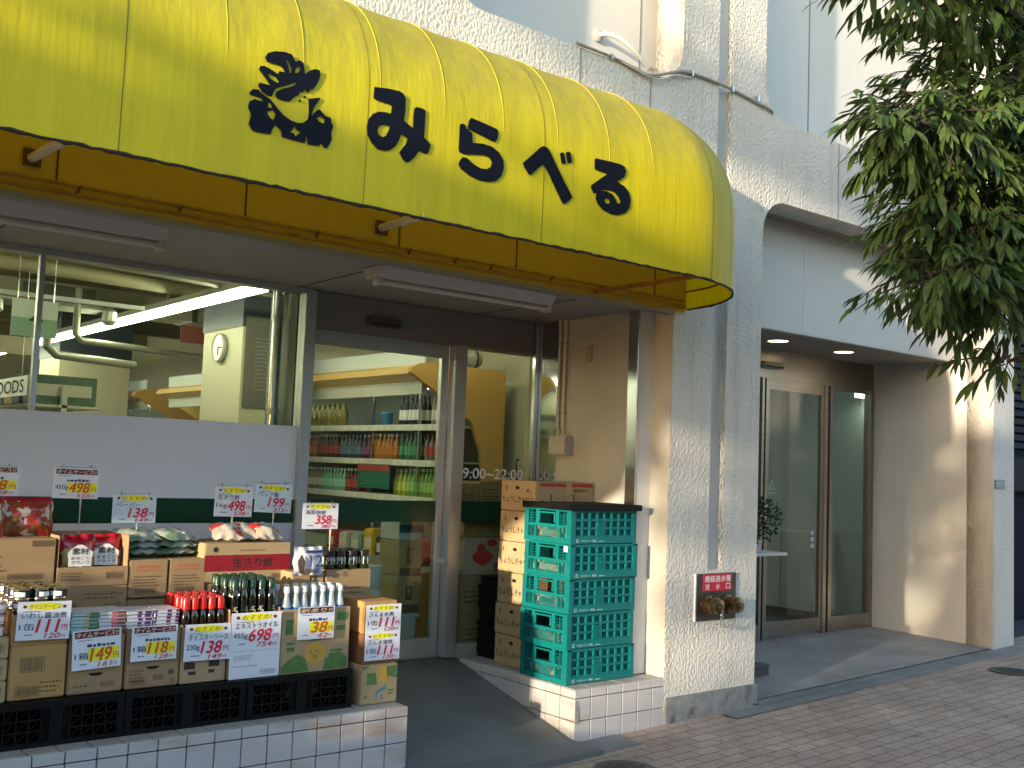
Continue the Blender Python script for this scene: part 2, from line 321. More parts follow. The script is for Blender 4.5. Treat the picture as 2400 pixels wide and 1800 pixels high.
mb.quad((3.14,4.44,-.2),(4.34,4.44,-.2),(4.34,4.44,za(4.44)),(3.14,4.44,za(4.44)))
struct('ramp', mb, RAMPM)
mb = MB().add([(0,4.46,gz(0)+.008),(4.66,4.46,gz(4.66)+.010),(4.66,4.72,gz(4.66)+.010),(0,4.72,gz(0)+.008),(0,4.46,-.5),(4.66,4.46,-.5),(4.66,4.72,-.5)],[(0,1,2,3),(0,4,5,1),(1,5,6,2)])
struct('concrete_strip', mb, CONC)
mb = MB().quad((6.0,4.62,gz(6)+.012),(9.75,4.62,gz(9.6)+.012),(9.75,4.72,gz(9.6)+.014),(6.0,4.72,gz(6)+.014)).quad((5.6,4.50,gz(5.6)+.006),(9.75,4.54,gz(9.6)+.006),(9.75,4.62,gz(9.6)+.012),(5.6,4.64,gz(5.6)+.009))
struct('entrance_kerb', mb, CONC)
mb = MB().quad((6.0,4.72,gz(6)+.018),(9.4,4.72,gz(9.4)+.018),(9.4,6.0,.185),(6.0,6.0,.16))
struct('entrance_floor', mb, FLOORT)
def manhole(x,y,label):
    t = thing('manhole_cover', label, 'manhole cover', (x,y,gz(x)), 'manhole covers in the brick pavement')
    part('rim', MB().lathe([(.155,0),(.175,.0),(.175,.006),(.155,.006)],(0,0,0),32), mat('iron_rim',(.09,.085,.08),.6,.6), t, local=True)
    mb = MB().lathe([(.001,.004),(.153,.004)],(0,0,0),32,closed=False)
    for i in range(-4,5):
        for j in range(-4,5):
            if i*i+j*j < 17: mb.box(i*.032-.009,i*.032+.009,j*.032-.009,j*.032+.009,.004,.008)
    part('lid', mb, mat('iron',(.05,.048,.045),.55,.5,noise=.2,nscale=30), t, local=True)
manhole(4.24,4.16,'small round iron manhole cover cut off by the bottom edge of the photo')
manhole(8.62,4.16,'round iron manhole cover in the pavers before the building entrance')
# ---------------------------------------------------------------- the building
B = thing('shop_building', 'white stucco corner building with a shop front and a recessed entrance', 'building', (5.0,4.69,0))
outer = [(-9,-.6),(-6,-.6),(-6,2.672),(5.10,2.672),(5.10,-.6),(6.01,-.6)]
outer += [(6.01+.25-.25*math.cos(math.radians(a)),3.35+.25*math.sin(math.radians(a))) for a in range(0,91,10)]
outer += [(9.12+.25*math.sin(math.radians(a)),3.35+.25*math.cos(math.radians(a))) for a in range(0,91,10)]
outer += [(9.37,-.6),(9.752,-.6),(9.752,7.5),(-9,7.5)]
holes = [rrect(3.2,4.188,5.128,6.6,.25), rrect(6.01,4.2,9.37,6.6,.25), rrect(-1.5,4.188,2.4,6.6,.25), rrect(-6.2,4.188,-2.3,6.6,.25), [(5.495,.965),(5.64,.965),(5.64,7.3),(5.495,7.3)]]
flatshape('facade_wall', [outer]+holes, FY(0,0,F+.25), .25, STUCCO, B)
part('groove_back', MB().box(5.48,5.66,F+.052,F+.06,.95,7.32), WHITEWALL, B)
for x,z0,z1 in ((4.201,3.2,4.187),(4.822,3.2,4.187),(6.92,3.602,4.199)): part('wall_joint', MB().box(x-.006,x+.006,F-.003,F+.01,z0,z1), mat('joint_sealant',(.3,.28,.25),.7), B)
part('recess_panel', MB().box(-8,9.8,5.04,5.08,4.1,6.7), WHITEWALL, B)
for a in (5.058,7.0): part('recess_joint', MB().box(a,a+.013,5.037,5.045,4.2,6.6), mat('joint_dark',(.25,.24,.22),.7), B)
part('pier_core', MB().box(5.10,6.01,F+.252,6.1,-.5,4.0).box(-9,9.75,F+.252,5.03,6.6,7.5), STUCCO, B)
mb = MB().add([(5.108,F-.012,-.1),(6.035,F-.012,-.1),(6.035,F+.3,-.1),(5.108,F+.3,-.1),(5.108,F-.012,.17),(6.035,F-.012,.172),(6.035,F+.3,.18),(5.108,F+.3,.18)],[(0,3,2,1),(4,5,6,7),(0,1,5,4),(1,2,6,5),(2,3,7,6),(3,0,4,7)])
part('stone_base', mb, BASEST, B, bevel=.006)
# shop soffit, niche side
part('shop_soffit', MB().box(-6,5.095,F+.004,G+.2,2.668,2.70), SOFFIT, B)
part('soffit_edge', MB().box(-6,5.095,F-.02,F+.05,2.640,2.666), mat('soffit_edge_grey',(.25,.245,.24),.5), B)
mb = MB()
for x in (-.6,1.2,3.0,4.4): mb.box(x-.004,x+.004,F+.05,G,2.664,2.669)
part('soffit_seam', mb, mat('seam_dark',(.1,.1,.09),.7), B)
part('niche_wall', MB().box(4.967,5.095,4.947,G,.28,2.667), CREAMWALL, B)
part('jamb_trim', MB().box(4.952,4.967,4.858,4.95,.3,2.667), STEEL, B, bevel=.003)
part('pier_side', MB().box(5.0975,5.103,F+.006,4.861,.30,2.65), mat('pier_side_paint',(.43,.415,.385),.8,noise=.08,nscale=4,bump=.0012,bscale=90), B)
part('mirror_strip', MB().box(4.958,4.966,5.66,5.905,.3,2.664), mat('mirror_steel',(.6,.6,.58),.06,1), B)
part('white_strip', MB().box(4.9675,5.10,4.862,4.946,.3,2.667), mat('strip_white',(.66,.66,.66),.5), B)
# entrance
part('entrance_side_wall', MB().box(9.37,9.75,F+.252,5.985,-.5,4.1), mat('side_wall_cream',(.62,.59,.53),.85,noise=.05,nscale=2,bump=.002,bscale=60), B)
cp = part('canopy_panel', MB().box(6.0,9.37,5.065,5.10,2.765,3.63), GREYPANEL, B)
for a in (7.03,8.535): part('panel_seam', MB().box(a,a+.012,5.062,5.07,2.78,3.62), mat('seam_white',(.7,.7,.68),.5), cp)
part('canopy_trim', MB().box(6.0,9.368,5.05,5.10,2.738,2.765), mat('trim_grey',(.5,.49,.47),.5), B, bevel=.003)
mb = MB().box(6.0,9.4,F+.25,5.065,3.63,3.66)
x = 6.0
while x < 9.4: mb.box(x,x+.036,F+.22,5.064,3.604,3.63); x += .052
part('slatted_soffit', mb, mat('slat_brown',(.36,.31,.25),.7,noise=.15,nscale=9), B)
part('entrance_soffit', MB().box(6.0,9.37,5.10,6.0,2.75,2.775), mat('soffit_beige',(.3,.28,.25),.7), B)
part('entrance_lintel', MB().box(6.0,9.37,G-.02,G+.06,2.49,2.75), BRONZE, B)
mb = MB()
for a,b in ((7.60,7.635),(7.655,7.69),(8.545,8.60),(8.63,8.685),(9.315,9.37)): mb.box(a,b,G-.03,G+.05,.15,2.49)
mb.box(6.0,7.6,G-.03,G+.05,.15,.3)
part('entrance_frame', mb, BRONZE, B, bevel=.003)
ed = part('entrance_door', MB().box(7.69,8.545,G-.015,G+.02,.19,.315).box(7.69,8.545,G-.015,G+.02,2.39,2.49).box(7.69,7.73,G-.015,G+.02,.315,2.39).box(8.51,8.545,G-.015,G+.02,.315,2.39), BRONZE, B, bevel=.002)
part('door_glass', MB().box(7.73,8.51,G,G+.006,.315,2.39), GLASSD, ed)
mb = MB(); fr = FY(7.70,1.45,G-.0005)
tri = [(0.03,.04),(.12,.04),(.075,.12)]
for (a,b),(c,d) in zip(tri, tri[1:]+tri[:1]): mb.tube([(7.715+a,G-.003,1.45+b),(7.715+c,G-.003,1.45+d)],.004,6)
text(mb,'注意',fr,.055,.052,.125,.082,.003)
text(mb,'自動ドア',fr,.04,-.005,.15,.02,.003)
part('door_sticker', mb, mat('sticker_pale',(.5,.62,.55),.5), ed)
mb = MB()
for k in range(3): ellipse(mb, FY(8.41,.98+.06*k,G),0,0,.028,.022,.004,16)
part('push_sign', mb, mat('push_white',(.55,.55,.52),.5), ed)
sl = part('side_pane', MB().box(8.685,9.315,G-.01,G+.02,.15,.31).box(8.685,9.315,G-.01,G+.02,2.455,2.49), BRONZE, B)
part('pane_glass', MB().box(8.685,9.315,G,G+.006,.31,2.455), GLASSD, sl)
part('hidden_pane', MB().box(6.0,7.6,G,G+.006,.3,2.49), GLASSD, B)
part('hall_wall', MB().box(6.0,9.78,9.3,9.4,0,3).box(9.72,9.78,5.986,9.3,0,3).box(6.0,6.1,6.1,9.3,0,3), mat('hall_beige',(.4,.46,.44),.8), B)
part('hall_floor', MB().box(6.0,9.72,G+.06,9.3,.1,.16), mat('hall_floor',(.1,.09,.08),.25), B)
part('hall_ceiling', MB().box(6.0,9.72,G+.06,9.3,2.9,3.0), mat('hall_ceil',(.3,.29,.26),.8), B)
t = thing('reception_cabinet', 'white low cabinet seen dimly through the entrance glass', 'cabinet', (9.5,7.2,.16))
part('cabinet_body', MB().box(9.3,9.715,6.55,8.1,.24,1.05), mat('cab_white',(.5,.5,.47),.4), t, bevel=.01)
part('plinth', MB().box(9.34,9.71,6.6,8.05,.161,.24), INKD, t)
mb = MB()
for k in range(1,4): mb.box(9.297,9.302,6.55+k*.39-.003,6.55+k*.39+.003,.26,1.03)
part('door_gap', mb, INKD, t)
t = thing('hall_lamp', 'lit ceiling lamp panel of the entrance hall behind the door glass', 'ceiling light', (8.1,7.3,2.9))  # added fill light, hidden above the lintel, to brighten the hall
part('lamp_panel', MB().box(7.5,8.7,7.1,7.5,2.87,2.89), mat('hall_glow',(.9,1,.95),.5,emit=1.6), t)
part('lamp_rim', MB().box(7.47,8.73,7.07,7.53,2.885,2.899), WHITEP, t)
t = thing('exit_lamp', 'small lit white lamp box behind the entrance side pane', 'lamp', (9.58,6.2,2.5))
part('lamp_face', MB().box(9.49,9.67,6.14,6.19,2.465,2.525), mat('exit_glow',(.9,.95,.8),.5,emit=12), t)
part('housing', MB().box(9.47,9.69,6.19,6.24,2.45,2.54), WHITEP, t)
for x,l in ((7.266,'round lit downlight in the entrance soffit, the one nearer the stucco pier'),(8.22,'round lit downlight in the entrance soffit, the one nearer the cream side wall')):
    t = thing('downlight', l, 'ceiling light', (x,5.49,2.75), 'downlights over the entrance')
    part('rim', MB().lathe([(.085,0),(.085,-.004),(.105,-.006),(.105,0)],(0,0,0),24,closed=False), mat('rim_yellow',(.5,.4,.18),.4,.5), t, local=True, smooth=True)
    part('lens', MB().lathe([(.001,-.002),(.086,-.002)],(0,0,0),24,closed=False), mat('lens_glow',(1,.78,.42),.5,emit=1.6), t, local=True)
t = thing('door_sensor', 'grey motion sensor box on the bronze lintel of the entrance', 'sensor', (7.7,G-.02,2.6))
part('sensor_body', MB().box(7.55,7.84,G-.09,G-.02,2.575,2.63), mat('sensor_grey',(.4,.38,.35),.4), t, bevel=.01)
part('sensor_window', MB().box(7.57,7.82,G-.092,G-.088,2.58,2.592), INKD, t)
# ---- shop glazing
part('window_head', MB().box(-6,3.10,G-.03,G+.06,2.635,2.667), ALU, B)
part('door_header', MB().box(3.14,5.0,G-.02,G+.14,2.43,2.664), HEADER, B, bevel=.003)
wn = part('shop_window', MB().box(-6,3.06,G,G+.008,.33,2.635), GLASS, B)
part('window_film', MB().box(-6,3.062,G-.006,G-.003,.33,1.803), FILM, wn)
part('green_stripe', MB().box(-6,3.062,G-.0095,G-.0075,1.209,1.351), GREENS, wn)
for a in (1.495,-1.52): part('window_mullion', MB().box(a,a+.027,G-.012,G+.03,1.803,2.635), ALU, wn)
part('door_frame', MB().box(3.06,3.135,G-.04,G+.06,.3,2.66).box(4.215,4.315,G-.05,G+.03,.3,2.43), ALU, B, bevel=.004)
sdr = part('sliding_door', MB().box(3.135,3.17,G+.03,G+.07,.29,2.43).box(4.155,4.214,G+.03,G+.07,.29,2.43).box(3.17,4.155,G+.03,G+.07,.29,.43).box(3.17,4.155,G+.03,G+.07,2.335,2.43), ALU, B, bevel=.003)
part('door_glass', MB().box(3.17,4.155,G+.046,G+.052,.43,2.335), GLASS, sdr)
part('green_stripe', MB().box(3.17,4.155,G+.040,G+.043,1.209,1.351), GREENS, sdr)
fp = part('fixed_pane', MB().box(4.315,4.966,G,G+.006,.38,2.43), GLASS, B)
part('green_stripe', MB().box(4.316,4.94,G-.005,G-.002,1.209,1.351), GREENS, fp)
part('bottom_rail', MB().box(4.315,5.0,G-.02,G+.03,.28,.38), mat('rail_beige',(.3,.27,.2),.6), fp)
mb = MB(); text(mb,'9:00~22:00',FY(4.33,1.512,G),.015,0,.555,.072,.003,.03)
part('opening_hours', mb, INKW, fp)
part('corner_post', MB().box(4.925,4.957,G-.06,G-.02,.3,2.664), STEEL, B, bevel=.004)
t = thing('door_sensor', 'dark flat motion sensor bar on the header above the sliding shop door', 'sensor', (3.63,G-.02,2.51))
part('sensor_body', MB().box(3.51,3.76,G-.055,G-.02,2.485,2.545), mat('sensor_dark',(.09,.09,.085),.35), t, bevel=.006)
part('sensor_window', MB().box(3.53,3.74,G-.058,G-.054,2.489,2.515), INKD, t)
# ---------------------------------------------------------------- shop interior shell
part('shop_floor', MB().box(-6,5.3,G+.07,17,.1,.29), mat('shop_floor',(.35,.34,.3),.35), B)
INW = mat('shop_wall',(.5,.47,.34),.7,noise=.04,nscale=2)
part('interior_wall', MB().box(5.3,5.36,G+.03,17,.29,3.4).box(-6.1,-6,G,17,.29,3.4).box(-6,5.3,17,17.1,.29,3.4).box(5.0,5.3,G+.02,G+.1,.29,2.66), INW, B)
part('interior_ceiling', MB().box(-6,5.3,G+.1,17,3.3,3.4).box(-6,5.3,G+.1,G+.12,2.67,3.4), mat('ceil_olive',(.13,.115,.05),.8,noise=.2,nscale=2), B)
mb = MB()
for y in (7.4,9.3,11.2,13.1,15.0): mb.box(-6,5.3,y,y+.16,3.08,3.3)
for x in (-1.2,1.0): mb.box(x,x+.14,6.2,17,3.12,3.3)
part('ceiling_beam', mb, mat('beam_olive',(.19,.165,.075),.8,noise=.15,nscale=4), B)
for i,(x0,x1,y0,y1) in enumerate(((3.60,4.14,8.0,8.79),(3.41,4.2,12.4,13.2),(.2,.55,11.0,11.4))):
    c = part('interior_column', MB().box(x0,x1,y0,y1,.29,2.66), INW, B)
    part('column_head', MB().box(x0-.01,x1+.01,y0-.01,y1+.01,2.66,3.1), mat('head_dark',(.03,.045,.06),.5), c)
part('window_return', MB().box(3.08,3.2,G+.12,G+.5,.29,2.66), mat('return_green',(.23,.29,.24),.35), B)
t = thing('steel_pipe', 'shiny round steel pipe standing inside the window beside the door frame', 'pipe', (3.02,6.2,.3))
part('pipe_body', MB().lathe([(.034,.0),(.034,2.9)],(3.02,6.2,.3),18), STEEL, t, smooth=True)
mb = MB()
for z in (.9,1.9,2.5): mb.lathe([(.034,-.02),(.04,-.02),(.04,.02),(.034,.02)],(3.02,6.2,z),18)
part('collar', mb, STEEL, t)
TUBEM = mat('tube_glow',(1,.99,.70),.5,emit=6.5)
for x,y0,y1,l in ((3.12,6.62,14.5,'long lit fluorescent strip running back along the shop ceiling above the chiller'),(.6,7.4,16.5,'lit fluorescent strip farther left inside the shop ceiling'),(-2.4,7.0,16,'lit fluorescent strip at the far left of the shop ceiling')):
    t = thing('strip_light', l, 'light fixture', (x,(y0+y1)/2,2.75), 'strip lights on the shop ceiling')
    part('tube', MB().box(x-.024,x+.024,y0,y1,2.735,2.775), TUBEM, t)
    part('batten', MB().box(x-.06,x+.06,y0,y1,2.785,2.83), mat('batten_white',(.45,.45,.38),.5), t)
    mb = MB(); y = y0+.3
    while y < y1: mb.tube([(x,y,2.83),(x,y,3.3)],.008,6); y += 1.5
    part('hanger', mb, STEEL, t)
for x0,x1,l in ((3.3,4.9,'lit fluorescent strip inside the shop above the sliding door, mirrored in the steel strip'),(.4,2.6,'lit fluorescent strip inside the shop above the window head')):
    t = thing('strip_light',l,'light fixture',((x0+x1)/2,6.22,2.95),'strip lights on the shop ceiling')
    part('tube', MB().box(x0,x1,6.06,6.105,2.93,2.97), TUBEM, t)
    part('batten', MB().box(x0,x1,6.04,6.125,2.98,3.03), mat('batten_white',(0,0,0)), t)
    part('hanger', MB().tube([((x0+x1)/2,6.08,3.03),((x0+x1)/2,6.08,3.3)],.008,6), STEEL, t)
mb = MB()
t = thing('ceiling_pipes', 'grey utility pipes bending under the shop ceiling', 'pipes', (2.6,9,2.8))
part('pipe', MB().tube([(1.8,8.6,2.75),(2.25,8.8,2.75),(2.32,8.82,2.7),(2.32,8.82,2.42),(2.4,8.85,2.36),(3.15,9.2,2.36)],.035,10), mat('pipe_grey',(.26,.26,.2),.45,.4), t, smooth=True)
part('pipe', MB().tube([(2.7,9.4,3.0),(2.7,9.4,2.6),(2.75,9.4,2.55),(4.2,9.9,2.55)],.03,10), mat('pipe_grey',(.26,.26,.2),.45,.4), t, smooth=True)
part('pipe', MB().tube([(-1,7.2,2.8),(1.2,7.6,2.86),(3.2,8.2,2.92),(4.9,8.6,2.95)],.05,10), mat('duct_olive',(.34,.31,.18),.5), t, smooth=True)
part('pipe', MB().tube([(1.2,6.9,2.83),(3.4,7.3,2.83),(5.2,7.5,2.83)],.02,8), mat('pipe_grey',(.26,.26,.2),.45,.4), t, smooth=True)
t = thing('camera_rail', 'white ceiling rail carrying spot lamps near the aisle sign', 'lamp rail', (2.1,7.9,2.65))
part('rail', MB().box(1.4,2.75,7.88,7.93,2.67,2.70), WHITEP, t)
for x,z in ((2.5,2.64),(1.72,2.45)):
    mb = MB().lathe([(.02,0),(.05,-.03),(.055,-.1),(.03,-.13)],(x,7.9,2.66),14); part('spot_lamp', mb, mat('spot_grey',(.5,.5,.44),.3,.5), t, smooth=True)
t = thing('wall_clock', 'round white wall clock on the cream column inside the shop', 'clock', (3.58,8.39,2.5))
part('clock_case', MB().lathe([(.115,0),(.122,-.01),(.122,-.035),(.112,-.045),(.112,-.03)],(3.595,8.39,2.505),32,axis='X',closed=False), mat('clock_rim',(.35,.36,.33),.4), t, smooth=True)
part('clock_face', MB().lathe([(.001,-.032),(.112,-.032)],(3.595,8.39,2.505),32,axis='X',closed=False), WHITEP, t)
part('clock_hand', MB().box(3.558,3.562,8.384,8.396,2.44,2.515), INKD, t)
part('clock_hand', MB().box(3.556,3.560,8.30,8.395,2.50,2.508), INKD, t)
t = thing('notice_board', 'dark notice board with white scribbles on the front of the clock column', 'board', (3.95,7.99,2.2))
part('board', MB().box(3.62,4.12,7.985,7.998,2.0,2.75), mat('board_grey',(.13,.125,.1),.5), t)
mb = MB(); lines(mb, FY(3.66,2.1,7.985),.05,.05,.4,.5,14,.001,.18); part('scribble', mb, mat('chalk',(.45,.45,.4),.7), t)
def flatsign(name,label,cat,x0,z0,x1,z1,y,bgm,fn,th=.01,hang=None,group=None):
    t = thing(name,label,cat,((x0+x1)/2,y,z0),group)
    part('board', MB().box(x0,x1,y,y+th,z0,z1), bgm, t)
    fn(t, FY(x0,z0,y), x1-x0, z1-z0)
    if hang: part('hanging_rod', MB().tube([(x0+.03,y+.005,z1),(x0+.03,y+.005,hang)],.003,6).tube([(x1-.03,y+.005,z1),(x1-.03,y+.005,hang)],.003,6), STEEL, t)
    return t
def f4(t,fr,w,h):
    mb = MB(); rect(mb,fr,0,0,w,h*.5,.001); part('lower_band', mb, mat('sign_green',(.2,.33,.22),.5), t)
    mb = MB(); text(mb,'4',fr,w*.38,h*.28,w*.68,h*.72,.003); part('number', mb, INKD, t)
flatsign('aisle_sign','pale green hanging aisle sign with the number 4','sign',1.74,2.35,2.03,2.6,7.5,mat('sign_grey',(.5,.55,.48),.5),f4,hang=3.3)
t = thing('food_sign','white hanging sign with dark lettering FOODS at the left window edge','sign',(1.9,8.4,1.97))
part('board', MB().box(1.9,1.91,7.66,9.6,1.965,2.10), WHITEP, t)
mb = MB(); text(mb,'DAILY FOODS',FX(9.5,1.965,1.9),.1,.022,1.79,.112,.003,.03); part('lettering', mb, INKD, t)
for y in (7.8,9.4): part('hanging_rod', MB().tube([(1.905,y,2.10),(1.905,y,3.3)],.003,6), STEEL, t)
# aisle shelving that shows above the window film
def gondola(x0,x1,y0,y1,label,seed):
    rnd = random.Random(seed); t = thing('aisle_shelf',label,'shelf',((x0+x1)/2,(y0+y1)/2,.29),'aisle shelves inside the shop')
    part('back_board', MB().box((x0+x1)/2-.02,(x0+x1)/2+.02,y0,y1,.29,2.1), mat('gondola_cream',(.42,.4,.3),.5), t)
    for z in (.6,1.1,1.6,1.95): part('shelf_board', MB().box(x0,x1,y0,y1,z-.02,z), mat('gondola_cream',(0,0,0)), t)
    y = y0+.05
    while y < y1-.2:
        w = rnd.uniform(.12,.3); h = rnd.uniform(.1,.34); c = rnd.choice(((.25,.05,.03),(.3,.22,.08),(.05,.09,.05),(.35,.33,.28),(.04,.05,.09),(.3,.18,.05)))
        o = thing('stock_box','packed goods box on top of an aisle shelf deep in the shop','box',((x0+x1)/2,y,1.95),'boxes on the aisle shelves')
        part('box_body', MB().box(x0+.02,x1-.02,y,y+w,1.951,1.95+h), mat('stock_%d'%int(c[0]*100+c[1]*1000),c,.6,noise=.4,nscale=14), o, bevel=.006)
        part('box_print', MB().box(x0+.06,x1-.06,y-.002,y+.001,1.95+h*.3,1.95+h*.7), mat('stock_print',(.4,.38,.3),.6), o)
        y += w+rnd.uniform(.01,.12)
gondola(2.15,2.7,8.6,13.5,'long aisle shelf with goods on top, seen over the window film left of the column',3)
gondola(-.4,.2,8.0,13,'aisle shelf farther left inside the shop',4)
for k,(x,y,z,w,h,l) in enumerate(((2.35,10.2,2.45,.5,.16,'small hanging aisle banner before the farther column'),(1.0,9.6,2.5,.45,.18,'pale hanging board near the aisle sign'),(4.3,10.5,2.75,.5,.18,'hanging price banner above the long chiller'))):
    t = thing('hanging_board',l,'sign',(x,y,z)); part('board', MB().box(x-w/2,x+w/2,y,y+.01,z,z+h), mat('board_%d'%k,((.4,.36,.25),(.32,.35,.32),(.36,.1,.06))[k],.6), t)
    part('hanging_rod', MB().tube([(x-w*.4,y+.005,z+h),(x-w*.4,y+.005,3.3)],.003,6).tube([(x+w*.4,y+.005,z+h),(x+w*.4,y+.005,3.3)],.003,6), STEEL, t)
t = thing('air_duct','grey square air duct with hangers under the dark shop ceiling','duct',(2.2,9.8,3.05))
part('duct_body', MB().box(-5,5.2,9.6,10.0,2.86,3.06), mat('duct_grey',(.22,.21,.14),.5), t, bevel=.01)
for x in (-1,1.5,3.8): part('duct_band', MB().box(x,x+.05,9.59,10.01,2.85,3.07), STEEL, t)
part('grille', MB().box(2.3,2.9,9.585,9.6,2.89,3.03), mat('grille_dark',(.05,.05,.04),.6), t)
LET_mi = [[(2.253,3.2),(2.316,3.21),(2.375,3.214),(2.399,3.208),(2.412,3.188),(2.413,3.133),(2.408,3.09),(2.434,3.076),(2.457,3.066),(2.456,3.126),(2.46,3.158),(2.47,3.166),(2.502,3.167),(2.518,3.162),(2.518,3.103),(2.516,3.039),(2.539,3.027),(2.553,3.013),(2.545,2.983),(2.534,2.968),(2.509,2.971),(2.495,2.977),(2.474,2.943),(2.447,2.916),(2.431,2.908),(2.415,2.916),(2.392,2.945),(2.402,2.959),(2.423,2.987),(2.431,3.013),(2.417,3.023),(2.398,3.027),(2.39,3.003),(2.372,2.968),(2.346,2.945),(2.319,2.935),(2.284,2.935),(2.253,2.955),(2.23,2.986),(2.225,3.019),(2.232,3.054),(2.253,3.083),(2.279,3.098),(2.314,3.104),(2.341,3.104),(2.345,3.136),(2.339,3.144),(2.311,3.145),(2.261,3.146),(2.251,3.153),(2.252,3.174)],[(2.295,3.044),(2.321,3.051),(2.339,3.049),(2.332,3.024),(2.32,3.001),(2.301,2.991),(2.283,2.999),(2.277,3.014),(2.283,3.033)]]
LET_ra = [[(2.77,3.19),(2.846,3.182),(2.921,3.172),(2.929,3.16),(2.926,3.13),(2.915,3.11),(2.895,3.11),(2.822,3.123),(2.759,3.133),(2.753,3.144),(2.759,3.175)],[(2.708,3.142),(2.719,3.151),(2.737,3.15),(2.743,3.135),(2.778,3.12),(2.784,3.076),(2.842,3.085),(2.896,3.083),(2.938,3.063),(2.965,3.032),(2.97,2.996),(2.957,2.956),(2.927,2.926),(2.886,2.914),(2.833,2.91),(2.779,2.919),(2.726,2.941),(2.71,2.959),(2.715,2.978),(2.731,2.997),(2.753,2.999),(2.794,2.977),(2.834,2.967),(2.87,2.971),(2.894,2.987),(2.9,3.01),(2.885,3.029),(2.853,3.034),(2.809,3.027),(2.739,3.013),(2.713,3.016),(2.707,3.029),(2.708,3.083)]]
LET_be = [[(3.084,3.046),(3.148,3.105),(3.19,3.147),(3.21,3.157),(3.232,3.154),(3.25,3.139),(3.287,3.09),(3.346,3.013),(3.403,2.946),(3.401,2.935),(3.357,2.898),(3.344,2.899),(3.304,2.951),(3.256,3.018),(3.214,3.066),(3.19,3.051),(3.153,3.015),(3.134,2.997),(3.123,2.999),(3.095,3.026)],[(3.315,3.144),(3.332,3.153),(3.34,3.15),(3.355,3.108),(3.352,3.1),(3.335,3.094),(3.327,3.098)],[(3.353,3.158),(3.373,3.166),(3.382,3.162),(3.395,3.121),(3.39,3.112),(3.373,3.107),(3.367,3.112)]]
LET_ru = [[(3.553,3.171),(3.65,3.176),(3.727,3.178),(3.761,3.171),(3.771,3.149),(3.761,3.118),(3.709,3.081),(3.76,3.069),(3.795,3.044),(3.81,3.01),(3.806,2.968),(3.777,2.932),(3.727,2.912),(3.678,2.906),(3.618,2.917),(3.579,2.942),(3.564,2.967),(3.571,2.996),(3.548,2.99),(3.528,3.017),(3.532,3.029),(3.589,3.071),(3.637,3.106),(3.609,3.111),(3.555,3.113),(3.55,3.122),(3.548,3.162)],[(3.613,3.021),(3.656,3.028),(3.695,3.023),(3.723,3.005),(3.738,2.98),(3.731,2.972),(3.714,2.969),(3.702,2.989),(3.674,3.012),(3.635,3.018),(3.597,3.012)],[(3.639,2.983),(3.656,2.979),(3.663,2.967),(3.654,2.956),(3.638,2.953),(3.625,2.962),(3.627,2.975)]]
